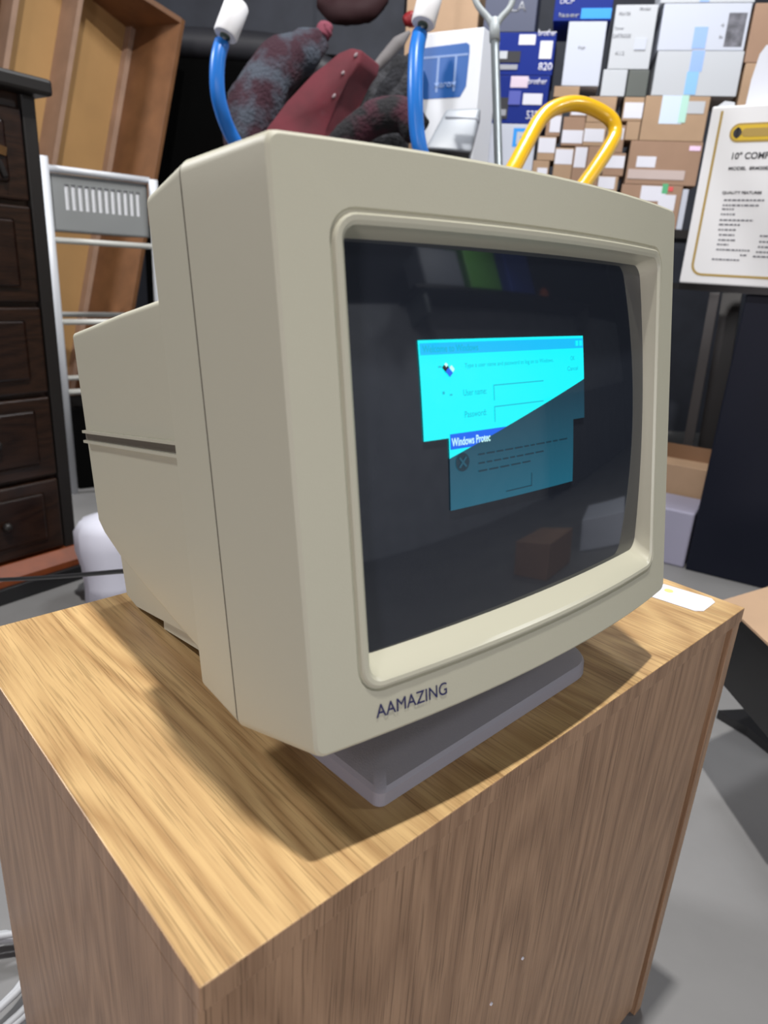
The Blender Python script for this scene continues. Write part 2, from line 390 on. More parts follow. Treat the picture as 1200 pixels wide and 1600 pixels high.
# glass
bm = bmesh.new(); NX, NZ = 28, 22
g = [[bm.verts.new((-.141 + .282 * i / NX, gy(-.141 + .282 * i / NX, .038 + .215 * j / NZ) + .0004, .038 + .215 * j / NZ)) for i in range(NX + 1)] for j in range(NZ + 1)]
for j in range(NZ):
    for i in range(NX): bm.faces.new((g[j][i], g[j][i + 1], g[j + 1][i + 1], g[j + 1][i]))
scr = finish(bm, 'screen', glass, mon, smooth=True)
def conform(bm, lift):
    for k in range(-28, 29):
        bmesh.ops.bisect_plane(bm, geom=bm.verts[:] + bm.edges[:] + bm.faces[:], plane_co=(k * .005, 0, 0), plane_no=(1, 0, 0))
    for k in range(8, 52):
        bmesh.ops.bisect_plane(bm, geom=bm.verts[:] + bm.edges[:] + bm.faces[:], plane_co=(0, 0, k * .005), plane_no=(0, 0, 1))
    for v in bm.verts: v.co.y = gy(v.co.x, v.co.z) - lift
    for f in bm.faces:
        f.normal_update()
        if f.normal.y > 0: f.normal_flip()
def patch(name, polys, m, lift, parent=scr):
    bm = bmesh.new()
    for poly in polys: bm.faces.new([bm.verts.new((x, 0, z)) for x, z in poly])
    conform(bm, lift); me = bpy.data.meshes.new(name); bm.to_mesh(me); bm.free(); return link(name, me, m, parent, smooth=True)
def rect(a, b, c, d): return [(a, c), (b, c), (b, d), (a, d)]
def lit_text(name, s, x, z, w, h, m, lift, bold=0.0):
    bm = place(text_mesh(s, w, h, bold, 0), x, 0, z); conform(bm, lift)
    me = bpy.data.meshes.new(name); bm.to_mesh(me); bm.free(); return link(name, me, m, scr)
# the tube's refresh edge: lit above the line, fading phosphor below it
patch('login_window', [[(-.0938, .1504), (-.0762, .1504), (-.0762, .1530), (-.0278, .1530), (.0500, .1752), (.0500, .2024), (-.0938, .2024)]], ph_bright, .0003)
patch('message_window', [[(-.0762, .1392), (-.0278, .1530), (-.0762, .1530)]], ph_bright, .0003)
def decay():
    m = phosphor('fading_phosphor', (.02, .1, .15), 1.0); nt = m.node_tree; b = nt.nodes['Principled BSDF']
    tc = nt.nodes.new('ShaderNodeTexCoord'); sp = nt.nodes.new('ShaderNodeSeparateXYZ'); nt.links.new(tc.outputs['Object'], sp.inputs[0])
    r = nt.nodes.new('ShaderNodeMapRange'); r.inputs['From Min'].default_value = .108; r.inputs['From Max'].default_value = .172; nt.links.new(sp.outputs['Z'], r.inputs['Value'])
    c = nt.nodes.new('ShaderNodeValToRGB'); c.color_ramp.elements[0].color = (.006, .105, .165, 1); c.color_ramp.elements[1].color = (.006, .032, .052, 1)
    nt.links.new(r.outputs['Result'], c.inputs['Fac']); nt.links.new(c.outputs['Color'], b.inputs['Emission Color']); return m
ph_fade = decay()
patch('login_window_fading', [[(-.0278, .1530), (.0368, .1530), (.0368, .1504), (.0500, .1504), (.0500, .1752)]], ph_fade, .0003)
patch('message_window_fading', [[(-.0762, .1102), (.0368, .1102), (.0368, .1530), (-.0278, .1530), (-.0762, .1392)]], ph_fade, .0003)
patch('title_bar', [rect(-.0930, .0492, .1948, .2008)], ph_title, .0006)
patch('title_bar', [[(-.0756, .1440), (-.0595, .1440), (-.0300, .1524), (-.0756, .1524)]], ph_title2, .0006)
lit_text('title_text', 'Welcome to Windows', -.0915, .1960, .040, .0036, ph_text, .0009, .01)
lit_text('title_text', 'Windows Protec', -.0748, .1456, .030, .0046, ph_white, .0009, .02)
lit_text('prompt_text', 'Type a user name and password to log on to Windows.', -.0623, .1865, .0780, .0030, ph_text, .0006)
lit_text('button_text', 'OK', .0345, .1875, .0045, .0026, ph_text, .0006)
lit_text('button_text', 'Cancel', .0305, .1812, .012, .0026, ph_text, .0006)
lit_text('field_text', 'User name:', -.0643, .1722, .018, .0034, ph_text, .0006)
lit_text('field_text', 'Password:', -.0640, .1604, .017, .0034, ph_text, .0006)
def frame_lines(x0, x1, z0, z1, t): return [rect(x0, x1, z1 - t, z1), rect(x0, x0 + t, z0, z1 - t)]
patch('input_field', frame_lines(-.0405, .0050, .1680, .1768, .0006), ph_text, .0006)
patch('input_field', frame_lines(-.0405, .0046, .1560, .1648, .0006), ph_text, .0006)
patch('title_button', [rect(.0445, .0478, .1962, .1995), rect(.0402, .0432, .1962, .1995)], ph_bright, .0009)
# key-and-flag icon
patch('window_icon', [[(-.0790, .1880), (-.0765, .1900), (-.0738, .1878), (-.0762, .1850)]], ph_dark, .0008)
patch('window_icon', [[(-.0768, .1858), (-.0745, .1878), (-.0715, .1848), (-.0740, .1828)]], ph_title2, .0009)
patch('window_icon', [[(-.0775, .1895), (-.0762, .1905), (-.0748, .1893), (-.0761, .1880)]], ph_white, .0010)
patch('window_icon', [[(-.0738, .1878), (-.0722, .1890), (-.0702, .1868), (-.0715, .1852)]], ph_white, .0009)
patch('window_icon', [rect(-.0795, -.0780, .1740, .1755), rect(-.0745, -.0725, .1730, .1738), rect(-.0815, -.0790, .1880, .1888)], ph_text, .0006)
# round stop icon with a cross
cx, cz, r = -.0668, .1362, .0052
patch('error_icon', [[(cx + r * math.cos(a * math.pi / 10), cz + r * math.sin(a * math.pi / 10)) for a in range(20)]], ph_dtext, .0006)
k = .0026
for sgn in (-1, 1):
    patch('error_cross', [[(cx - k - .0007, cz - sgn * k), (cx - k + .0007, cz - sgn * (k + .0004)), (cx + k + .0007, cz + sgn * k), (cx + k - .0007, cz + sgn * (k + .0004))]], ph_fade, .0009)
for j, (z, w) in enumerate(((.1385, .080), (.1335, .052), (.1290, .046))):
    segs = []; x = -.0545; random.seed(j + 3)
    while x < -.0545 + w:
        l = random.uniform(.004, .009); segs.append(rect(x, x + l, z, z + .0009)); x += l + .0016
    patch('message_line', segs, ph_dtext, .0006)
patch('button_outline', [rect(-.0313, -.0073, .1140, .1146), rect(-.0079, -.0073, .1146, .1222)], ph_dtext, .0006)
# maker's name on the bezel
bm = text_mesh('AAMAZING', .0470, .0074, .0, .00012)
for v in bm.verts:
    x = -.1392 + v.co.x; v.co = Vector((x, bow(x) - .0001 + v.co.y, .0106 - (v.co.x * .03) + v.co.z))
finish(bm, 'nameplate_lettering', navy_ink, mon)

# pedestal: neck hangs with the tilting body, the flat foot is a separate swivel plate of the same monitor
MI = MW.inverted()
def world_part(bm, name, m):
    bmesh.ops.transform(bm, matrix=MI, verts=bm.verts); return finish(bm, name, m, mon, smooth=False)
def plate_loop(x0, x1, y0, y1, rf, rb, z, n=8):
    pts = []
    for cx_, cy_, r_, a0 in ((x1 - rf, y0 + rf, rf, -90), (x1 - rb, y1 - rb, rb, 0), (x0 + rb, y1 - rb, rb, 90), (x0 + .006, y0 + .006, .006, 180)):
        for q in range(n + 1):
            a = math.radians(a0 + 90 * q / n); pts.append(Vector((cx_ + r_ * math.cos(a), cy_ + r_ * math.sin(a), z)))
    return pts
bx0, bx1, by0, by1 = .1300, .3760, .0275, .1720
bm = bmesh.new()
loft(bm, [plate_loop(bx0 + .001, bx1 - .001, by0 + .001, by1, .030, .01, .0), plate_loop(bx0, bx1, by0, by1, .030, .01, .0015), plate_loop(bx0 + .0005, bx1 - .0005, by0 + .0005, by1, .030, .01, .0100),
          plate_loop(bx0 + .0025, bx1 - .0025, by0 + .0025, by1 - .002, .028, .01, .0125), plate_loop(bx0 + .010, bx1 - .010, by0 + .012, by1 - .004, .024, .01, .0145), plate_loop(bx0 + .055, bx1 - .055, by0 + .050, by1 - .02, .02, .01, .0200)], cap0=True, cap1=True)
Rb = Matrix.Translation((.130, .0275, 0)) @ Matrix.Rotation(math.radians(1.0), 4, 'Z') @ Matrix.Translation((-.130, -.0275, 0))
bmesh.ops.transform(bm, matrix=Rb, verts=bm.verts)
world_part(bm, 'swivel_base', grey_pl).data.set_sharp_from_angle(angle=math.radians(35))
bm = bmesh.new(); n = 32
rings = [(.062, .0195), (.060, .030), (.054, .040), (.046, .052)]
loft(bm, [[Vector((.254 + r_ * math.cos(2 * math.pi * q / n), .125 + r_ * .7 * math.sin(2 * math.pi * q / n), z)) for q in range(n)] for r_, z in rings], cap0=True, cap1=True)
world_part(bm, 'swivel_neck', grey_pl)

# ------------------------------------------------------------------ wall of cartons on a low shelf
def local_rect(F, tl, br, y=0.0):
    """frame coordinates (x0,x1,z0,z1) of an upright rectangle seen between two picture points"""
    n = F.to_3x3() @ Vector((0, 1, 0)); P = F @ Vector((0, y, 0)); I = F.inverted()
    a = I @ meet(*tl, P, n); b = I @ meet(*br, P, n)
    return a.x, b.x, b.z, a.z
CW = frame(CP + FH * 3.1 + UP * (FL - CP.z), Vector((.577, -.838, 0)))
CARTONS = []   # dict(name,label,cat,group,mat,rect,depth,marks)
def carton(name, label, tl, br, m, cat='box', group=None, depth=.24, y=0.0, marks=(), F=None):
    CARTONS.append(dict(name=name, label=label, cat=cat, group=group, m=m, r=list(local_rect(F or CW, tl, br, y)), d=depth, y=y, marks=marks, F=F or CW))
lab = lambda tl, br, m=None, nm='address_label': ('p', nm, tl, br, m or paper)
txt = lambda s, tl, br, m, nm='lettering': ('t', nm, tl, br, m, s)
G1 = 'cartons stacked in the wall of boxes'
carton('carton', 'large brown carton at the top, left of the D-shaped shovel handle', (640, -70), (748, 21), card2, group=G1)
carton('carton', 'dark slate carton partly behind the D-shaped shovel handle at the top', (762, -40), (838, 28), mat('slate_card', (.07, .08, .13)), group=G1, marks=[txt('LA', (800, 2), (822, 18), gink)])
carton('printer_carton', 'dark blue printer carton, upper of the two blue ones with white lettering', (775, 50), (863, 115), blue_b, group=G1,
       marks=[txt('brother', (842, 46), (872, 56), paper), lab((812, 54), (836, 70), paper), lab((845, 64), (861, 92)), txt('820', (842, 98), (862, 110), paper), ('p', 'printed_picture', (776, 80), (812, 98), ink), ('p', 'printed_dot', (781, 80), (792, 92), white2), ('p', 'printed_bar', (781, 101), (808, 109), gink)])
carton('printer_carton', 'dark blue printer carton, lower of the two blue ones with white lettering', (757, 117), (852, 190), blue_b, group=G1,
       marks=[txt('brother', (826, 122), (854, 132), paper), lab((799, 119), (824, 137), mat('pink_paper', (.70, .58, .68))), lab((818, 146), (846, 164)), txt('5350', (823, 173), (846, 187), paper), ('p', 'printed_picture', (757, 152), (792, 186), ink), ('p', 'printed_dot', (756, 153), (767, 164), white2), ('p', 'printed_dot', (782, 171), (790, 181), gink), ('p', 'printed_bar', (796, 142), (812, 164), mat('print_violet', (.08, .10, .42)))])
carton('white_carton', 'white carton with a blue square emblem standing below the blue printer cartons', (752, 192), (836, 300), white, group=G1,
       marks=[('p', 'emblem', (803, 200), (828, 230), blue_l), ('p', 'emblem_letter', (808, 206), (824, 226), white2), ('p', 'emblem_notch', (813, 213), (818, 226), blue_l)])
carton('blue_carton', 'blue carton with a bright blue stripe lying on top of the plain white carton', (872, -40), (955, 31), blue_b, group=G1,
       marks=[('p', 'stripe', (909, 13), (954, 29), blue_l), txt('DCP', (876, -2), (897, 6), paper), txt('laser', (874, 20), (905, 27), gink)])
carton('white_carton', 'plain white carton under the blue striped carton with one small mark in its middle', (889, 33), (936, 131), white, group=G1, marks=[txt('hp', (904, 71), (914, 78), gink)])
carton('white_carton', 'tall white carton with grey print between the plain and the taped white cartons', (963, 7), (1014, 107), white2, group=G1,
       marks=[txt('PRINTER', (968, 19), (985, 24), gink), txt('Toner', (960, 42), (975, 46), gink), txt('CARTRIDGE', (957, 53), (985, 59), gink), txt('K12', (962, 80), (975, 86), gink), txt('Model', (1000, 11), (1016, 16), gink), ('p', 'printed_block', (993, 60), (1008, 78), white)])
carton('white_carton', 'small white carton under the tall printed white one', (943, 108), (976, 149), white2, group=G1)
carton('dark_carton', 'small dark grey carton under the corner of the tall printed white carton', (983, 109), (1011, 148), mat('grey_card', (.10, .11, .10)), group=G1)
carton('white_carton', 'wide white carton with a grey picture and blue tape, above another white one', (1038, 5), (1163, 76), white, group=G1,
       marks=[('p', 'printed_picture', (1140, 20), (1158, 73), mat('grey_picture', (.12, .12, .14), var=.6, vscale=30)), ('p', 'tape', (1086, 42), (1101, 76), tapeb), txt('4', (1127, 36), (1131, 42), gink), txt('8x', (1124, 55), (1129, 60), gink)])
carton('white_carton', 'flat white carton cut off by the top of the picture', (1040, -50), (1180, 3), white2, group=G1, marks=[('p', 'tape', (1094, -3), (1108, 3), tapeb)])
carton('white_carton', 'wide white carton with a blue tape running down to a brown carton', (1028, 79), (1151, 148), white2, group=G1,
       marks=[('p', 'tape', (1082, 79), (1096, 112), tapeb), ('p', 'tape', (1074, 112), (1086, 148), mat('sky_tape', (.25, .50, .80)))])
carton('carton', 'brown carton at the right edge above the white hard case', (1181, 4), (1290, 95), card, group=G1)
carton('carton', 'brown carton at the right edge behind the white hard case', (1165, 98), (1280, 168), card2, group=G1)
carton('carton', 'brown carton under the wide white ones with two papers taped on', (1008, 149), (1099, 218), card2, group=G1,
       marks=[lab((1036, 149), (1064, 194), mat('bluish_paper', (.62, .72, .85))), lab((1068, 158), (1099, 178), white2), ('p', 'tape', (1066, 149), (1070, 192), mat('mint_tape', (.45, .72, .62)))])
carton('carton', 'brown carton with crumpled clear tape beside the gold-lined saw carton', (986, 219), (1088, 286), card, group=G1,
       marks=[lab((996, 244), (1023, 262)), lab((1078, 228), (1094, 236), mat('pink_label', (.85, .62, .82))), ('p', 'tape', (982, 264), (1068, 282), tapet)])
carton('carton', 'brown carton with green and white labels resting behind the monitor corner', (972, 287), (1062, 350), card, group=G1,
       marks=[lab((1003, 290), (1038, 315)), ('p', 'green_label', (1036, 287), (1042, 303), green), ('p', 'red_label', (1045, 292), (1051, 299), mat('red_print', (.7, .10, .10))), lab((1030, 304), (1052, 330))])
carton('white_carton', 'narrow white carton between the monitor corner and the saw carton', (1063, 295), (1066, 358), white, group=G1)
G2 = 'small brown cartons with address labels seen through the yellow handle'
small = [((855, 177), (875, 210), (861, 181), (881, 207), 'its label cut by the yellow tube at upper left'), ((881, 182), (910, 226), (879, 203), (909, 224), 'label at its lower half, upper middle of the handle opening'),
         ((914, 191), (945, 226), (914, 201), (942, 222), 'wide label, upper right of the handle opening'), ((838, 212), (866, 248), (840, 215), (867, 239), 'nearest the yellow tube on the left'),
         ((868, 230), (893, 278), (869, 233), (893, 257), 'label near its top, lowest middle of the handle opening'), ((897, 228), (916, 268), (900, 230), (914, 262), 'with a tall narrow label'),
         ((919, 228), (938, 264), None, None, 'without a label beside the right leg of the yellow handle'), ((945, 238), (974, 272), (948, 243), (974, 263), 'just right of the yellow handle at mid height'),
         ((934, 274), (962, 312), (936, 276), (959, 296), 'lowest one right of the yellow handle'), ((963, 195), (975, 232), (967, 200), (973, 218), 'sliver of a carton right of the handle bend'),
         ((976, 151), (1003, 187), (977, 160), (1003, 185), 'topmost one right of the yellow bend'), ((828, 250), (856, 280), (840, 262), (854, 275), 'lowest one inside the handle at the left'),
         ((978, 189), (998, 216), None, None, 'dark shaded one under the topmost right one'), ((920, 150), (960, 188), None, None, 'behind the top bend of the yellow handle'), ((893, 152), (917, 181), (893, 172), (916, 180), 'inside the top of the yellow bend'), ((866, 134), (905, 150), None, None, 'flat one under the plain white carton')]
for tl, br, a, b, w in small:
    carton('small_carton', 'small brown carton ' + w, tl, br, card if tl[0] % 2 else card2, group=G2, depth=.16, marks=[lab(a, b)] if a else [])
SHELF_Z = min(c['r'][2] for c in CARTONS) - .004
def build_cartons(lst, shelf):
    for c in lst:
        x0, x1, z0, z1 = c['r']
        if x1 < x0 + .02: x1 = x0 + .06
        c['r'] = [x0 + .0015, x1 - .0015, z0, z1 - .001]
    for c in lst:     # every carton rests on what is under it
        x0, x1, z0, z1 = c['r']; best = shelf
        for d in lst:
            if d is c: continue
            a0, a1, b0, b1 = d['r']
            ov = min(x1, a1) - max(x0, a0)
            if ov > .12 * (x1 - x0) and b1 <= z0 + .035 and b1 > best: best = b1
        c['nz'] = best + .001
    for _ in range(3):     # neighbours never share room
        for i, c in enumerate(lst):
            for d in lst[i + 1:]:
                a, b = c['r'], d['r']
                dx = min(a[1], b[1]) - max(a[0], b[0]); dzz = min(a[3], b[3]) - max(c['nz'], d['nz'])
                if dx > -.0005 and dzz > -.0002:
                    if dx < dzz * 1.2 or min(a[3] - c['nz'], b[3] - d['nz']) < .03:
                        l_, r_ = (a, b) if a[0] + a[1] < b[0] + b[1] else (b, a)
                        m_ = (l_[1] + r_[0]) / 2
                        if m_ - l_[0] > .012 and r_[1] - m_ > .012: l_[1] = m_ - .0008; r_[0] = m_ + .0008
                    else:
                        u_, w_ = (c, d) if a[3] > b[3] else (d, c)
                        u_['nz'] = w_['r'][3] + .0008
    for c in lst:
        x0, x1, z0, z1 = c['r']; z0 = c['nz']; F = c['F']
        w = x1 - x0
        mw = F @ Matrix.Translation(((x0 + x1) / 2, c['y'], z0))
        if c['marks']:
            e = thing(c['name'], c['label'], c['cat'], mw=mw, group=c['group'])
            box('carton_body', (-w / 2, w / 2, 0, c['d'], 0, z1 - z0), c['m'], e, bev=.002)
            for k in c['marks']:
                a0, a1, b0, b1 = local_rect(F, k[2], k[3], c['y'])
                a0 -= (x0 + x1) / 2; a1 -= (x0 + x1) / 2; b0 -= z0; b1 -= z0
                a0 = max(a0, -w / 2 + .001); a1 = min(a1, w / 2 - .001)
                if a1 - a0 < .004: a1 = a0 + .012
                if k[0] == 'p':
                    t_ = .0008 + .0004 * (len(e.children) - 1)
                    box(k[1], (a0, a1, -t_, .0003, b0, b1), k[4], e)
                else: lettering(k[1], k[5], a0, -.0006, b0, a1 - a0, b1 - b0, k[4], e, .01)
        else:
            o = box(c['name'], (-w / 2, w / 2, 0, c['d'], 0, z1 - z0), c['m'], bev=.002, mw=mw); tag(o, c['label'], c['cat'], c['group'])
build_cartons(CARTONS, SHELF_Z)
xs0 = min(c['r'][0] for c in CARTONS) - .03; xs1 = max(c['r'][1] for c in CARTONS) + .03
sh_ = thing('storage_shelf', 'dark low shelf carrying the wall of cartons', 'shelf', mw=CW @ Matrix.Translation(((xs0 + xs1) / 2, 0, 0)))
ww = (xs1 - xs0) / 2
box('shelf_board', (-ww, ww, -.02, .30, SHELF_Z - .03, SHELF_Z), walnut_edge, sh_)
box('shelf_board', (-ww, ww, -.02, .30, .1, .13), walnut_edge, sh_)
for sx in (-ww, 0, ww - .04):
    for sy in (-.015, .26): box('upright', (sx, sx + .04, sy, sy + .035, 0, SHELF_Z - .03), walnut_edge, sh_)
# ------------------------------------------------------------------ saw carton on a navy cabinet (right)
US = -vpdir(-1300, 290); SF = frame(at(1100, 330, 1.95) * 1.0, US); SF = Matrix.Translation((0, 0, FL - SF.translation.z)) @ SF
x0, x1, z0, z1 = local_rect(SF, (1121, 166), (1200, 461)); xa = local_rect(SF, (1054, 442), (1200, 461))[0]; x0 = (x0 + xa) / 2
zb = local_rect(SF, (1054, 441), (1055, 442))[3]
Lx = .62
saw = thing('saw_carton', 'white carton with gold outline for a ten inch compound saw on the navy cabinet', 'box', mw=SF @ Matrix.Translation((x0, 0, zb)))
hz = z1 - zb
box('carton_body', (0, Lx, 0, .40, 0, hz), mat('saw_carton_white', (.72, .72, .73), rough=.5), saw, bev=.004)
def sl(px, py):
    a = local_rect(SF, (px, py), (px, py)); return a[0] - x0, a[3] - zb
def outline(pts, wd, m, nm, closed=False, parent=saw, y=-.0008):
    bm = bmesh.new(); n = len(pts)
    P = [Vector((p[0], 0, p[1])) for p in pts]; Ls = []; Rs = []
    for i in range(n):
        t = (P[min(i + 1, n - 1)] - P[max(i - 1, 0)]).normalized(); q = Vector((-t.z, 0, t.x)) * wd / 2
        Ls.append(P[i] + q); Rs.append(P[i] - q)
    for i in range(n - 1):
        v = [bm.verts.new((p.x, y, p.z)) for p in (Ls[i], Ls[i + 1], Rs[i + 1], Rs[i])]; bm.faces.new(v)
    bmesh.ops.remove_doubles(bm, verts=bm.verts, dist=1e-6)
    r = bmesh.ops.extrude_face_region(bm, geom=bm.faces[:])
    for g_ in r['geom']:
        if isinstance(g_, bmesh.types.BMVert): g_.co.y = 0.0003
    return finish(bm, nm, m, parent)
ax, az = sl(1130, 175); bx_, bz_ = sl(1078, 428); gx = (ax + bx_) / 2; zb2 = bz_
rc = .028
path = [(gx, hz - .012)] + [(gx, hz - .012 - (hz - .012 - zb2 - rc) * k / 4) for k in range(1, 5)] + [(gx + rc - rc * math.cos(a), zb2 + rc - rc * math.sin(a)) for a in [math.pi / 2 * k / 6 for k in range(1, 7)]] + [(gx + rc + (Lx - .04 - gx - 2 * rc) * k / 4, zb2) for k in range(1, 5)]
outline(path, .0065, gold, 'gold_outline')
hx0, hz1 = sl(1143, 193); _, hz0 = sl(1141, 223)
hc = (hz0 + hz1) / 2; hr = (hz1 - hz0) / 2
hx1 = hx0 + .16
def stadium(x0_, x1_, zc, r): return [(x0_ + r - r * math.sin(math.pi * k / 10), zc - r * math.cos(math.pi * k / 10)) for k in range(11)] + [(x1_ - r + r * math.sin(math.pi * k / 10), zc + r * math.cos(math.pi * k / 10)) for k in range(11)]
prism('hand_hole_border', stadium(hx0, hx1, hc, hr), -.0010, .0004, gold, saw)
prism('hand_hole_print', stadium(hx0 + .005, hx1 - .005, hc, hr - .005), -.0016, .0002, yel, saw)
prism('hand_hole_shadow_print', stadium(hx0 + .009, hx0 + .030, hc, hr - .010), -.0022, .0001, ink, saw)
prism('hand_hole_bar', stadium(hx0 + .030, hx1 - .012, hc, hr - .013), -.0022, .0001, gold, saw)
a, b = sl(1143, 249); lettering('headline', '10" COMPOUND', a, -.0007, b, .155, .017, ink, saw, .02)
a, b = sl(1138, 266); lettering('model_line', 'MODEL  8RM20EZ', a, -.0007, b, .105, .0085, ink, saw, .02)
a, b = sl(1128, 304); lettering('subheading', 'QUALITY FEATURES', a, -.0007, b, .098, .0085, ink, saw, .02)
random.seed(11)
ln = [(1131, 314, .100), (1129, 322, .09), (1128, 328, .03), (1126, 336, .036), (1124, 345, .085), (1123, 352, .055), (1122, 360, .045), (1123, 368, .04), (1122, 376, .045), (1120, 383, .03), (1119, 391, .085), (1156, 400, .018), (1112, 406, .072),
      (1187, 370, .05), (1186, 379, .05), (1184, 387, .05), (1181, 395, .06), (1176, 402, .06)]
bm = bmesh.new()
for px, py, w in ln:
    a, b = sl(px, py); x = a
    while x < a + w:
        l = random.uniform(.004, .012); bxm(bm, x, min(x + l, a + w), -.0007, .0003, b, b + .0042); x += l + .0022
finish(bm, 'small_print', mat('soft_ink', (.12, .12, .14)), saw)
# torn top flaps
prism('top_flap', [(0.0, 0), (.05, 0), (.045, .018), (.02, .022), (.004, .010)], .05, .055, white2, saw).location = (0.0, 0.0, hz)
wc = local_rect(SF, (1187, 72), (1188, 73), .10)
o = prism('hard_case', [(0, .0015), (.30, .0015), (.30, .16), (.022, .16), (.010, .14), (.002, .08)], .10, .30, mat('case_white', (.60, .62, .68), rough=.4), mw=SF @ Matrix.Translation((local_rect(SF, (1166, 157), (1167, 158), .10)[0], 0, zb + hz)))
tag(o, 'white plastic hard case lying on top of the gold-lined saw carton', 'case')
# navy cabinet under it
nx = local_rect(SF, (1165, 463), (1166, 464), .03)[0]
nav = thing('navy_cabinet', 'tall navy blue cabinet with plain side standing under the saw carton', 'cabinet', mw=SF @ Matrix.Translation((nx, .03, 0)))
box('cabinet_body', (0, .60, 0, .36, .0, zb - .02), navy, nav, bev=.004)
box('cabinet_top', (-.25, .61, -.01, .37, zb - .019, zb - .001), blackp, nav)
# boards leaning in the dark gap
for i, (p0, p1, wd, dep, m, lb) in enumerate((((1116, 466), (1068, 735), .036, 2.74, mat('grey_board', (.06, .05, .047)), 'thin grey board leaning in the gap left of the navy cabinet'), ((1143, 466), (1100, 735), .072, 2.80, mat('brown_board', (.016, .012, .011)), 'wide dark brown board leaning against the navy cabinet'))):
    A = at(p0[0], p0[1], dep); B = at(p1[0], p1[1], dep); dr = (B - A).normalized(); A = A - dr * .02
    tt = (FL - A.z) / dr.z; B = A + dr * tt
    bm = bmesh.new(); L_ = (B - A).length
    u = US - dr * US.dot(dr); u.normalize(); nn = dr.cross(u)
    M = Matrix(((u.x, nn.x, dr.x, A.x), (u.y, nn.y, dr.y, A.y), (u.z, nn.z, dr.z, A.z), (0, 0, 0, 1)))
    o = box('leaning_board', (-wd / 2, wd / 2, -.008, .008, 0, L_ - .01), m, bev=.001, mw=M); tag(o, lb, 'board')
zc1 = local_rect(SF, (1085, 708), (1086, 709), .24)[3]; zb1 = local_rect(SF, (1070, 800), (1071, 801), .035)[3]
o = box('carton', (-.32, -.006, 0, .24, 0, zc1 - .05), card2, bev=.003, mw=SF @ Matrix.Translation((nx, .24, 0))); tag(o, 'brown carton on the floor behind the right side of the monitor', 'box')
o2 = box('carton_flap', (-.32, -.006, .0, .003, 0, .052), mat('cardboard_shaded', (.20, .11, .06)), o); o2.location = (0, .10, zc1 - .051)  # shade at the carton's top put into a darker cardboard colour
o = box('storage_bin', (-.26, -.006, 0, .19, 0, zb1), mat('lilac_plastic', (.30, .29, .38), rough=.5), bev=.006, mw=SF @ Matrix.Translation((nx, .035, 0))); tag(o, 'lilac grey bin on the floor beside the navy cabinet', 'bin')
# black crate with a sheet of cardboard on it, right edge
pz = -.215
def on_level(px, py, z):
    q = sight(px, py); return CP + q * ((z - CP.z) / q.z)
A, B, Cc = on_level(1128, 941, pz), on_level(1205, 918, pz), on_level(1203, 1012, pz)
cr = bmesh.new()
pp = [A, A + (Cc - A) * 1.7, A + (Cc - A) * 1.7 + (B - A) * 1.9, A + (B - A) * 2.2]
cen = sum(pp, Vector()) / 4
bm = bmesh.new()
lo = [bm.verts.new(p) for p in pp]; hi = [bm.verts.new(p + UP * .004) for p in pp]
bm.faces.new(lo); bm.faces.new(hi[::-1])
for i in range(4): bm.faces.new((lo[i], hi[i], hi[(i + 1) % 4], lo[(i + 1) % 4]))
cr.free(); o = finish(bm, 'cardboard_sheet', card2); tag(o, 'flat sheet of pale cardboard on a black crate at the right edge', 'cardboard')
bm = bmesh.new()
ins = [cen + (p - cen) * .97 for p in pp]
lo = [bm.verts.new(Vector((p.x, p.y, pz - .13))) for p in ins]; hi = [bm.verts.new(Vector((p.x, p.y, pz - .001))) for p in ins]
bm.faces.new(lo); bm.faces.new(hi[::-1])
for i in range(4): bm.faces.new((lo[i], hi[i], hi[(i + 1) % 4], lo[(i + 1) % 4]))
k_ = thing('black_crate', 'black crate on a low stand under the pale cardboard sheet at the right edge', 'crate')
o = finish(bm, 'crate_body', blackp, k_)
ct = cen + (B - A).normalized() * .28
box('stand_column', (ct.x - .05, ct.x + .05, ct.y - .05, ct.y + .05, FL + .02, pz - .13), blackp, k_)
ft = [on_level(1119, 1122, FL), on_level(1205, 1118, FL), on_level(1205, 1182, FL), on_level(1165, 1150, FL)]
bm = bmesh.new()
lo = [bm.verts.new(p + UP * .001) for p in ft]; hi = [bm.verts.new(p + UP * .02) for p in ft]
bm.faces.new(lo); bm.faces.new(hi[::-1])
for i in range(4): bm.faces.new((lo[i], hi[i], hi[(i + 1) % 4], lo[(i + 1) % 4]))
finish(bm, 'floor_slab', blackp, k_)  # thin black slab laid on the floor as a dark strip

# ------------------------------------------------------------------ yellow cart handle
ych = thing('hand_cart', 'yellow tube handle of a cart rising behind the monitor in front of the cartons', 'cart', loc=at(760, 500, 1.5) * 1.0)
yo = Vector(ych.location); ych.location = (yo.x, yo.y, FL); yo = Vector(ych.location)
def Y(px, py, dep): return at(px, py, dep) - yo
lft = [Y(790, 285, 1.50), Y(806, 256, 1.52), Y(824, 222, 1.55), Y(842, 190, 1.58), Y(862, 171, 1.60), Y(890, 162, 1.62), Y(917, 165, 1.64), Y(944, 178, 1.655), Y(958, 192, 1.66), Y(960, 212, 1.66), Y(948, 236, 1.64), Y(927, 268, 1.62), Y(905, 300, 1.60)]
l0 = Y(745, 370, 1.46); r0 = Y(860, 372, 1.55)
def fl(v, dx): return Vector((v.x + dx, v.y, .10))
hp = [fl(l0, 0), Vector((l0.x, l0.y, .25)), Vector((l0.x, l0.y, l0.z * .8))] + [l0] + lft + [r0, Vector((r0.x, r0.y, r0.z * .8)), Vector((r0.x, r0.y, .25)), fl(r0, 0)]
tube('handle_tube', hp, .0172, yellow, ych, seg=18, n=6)
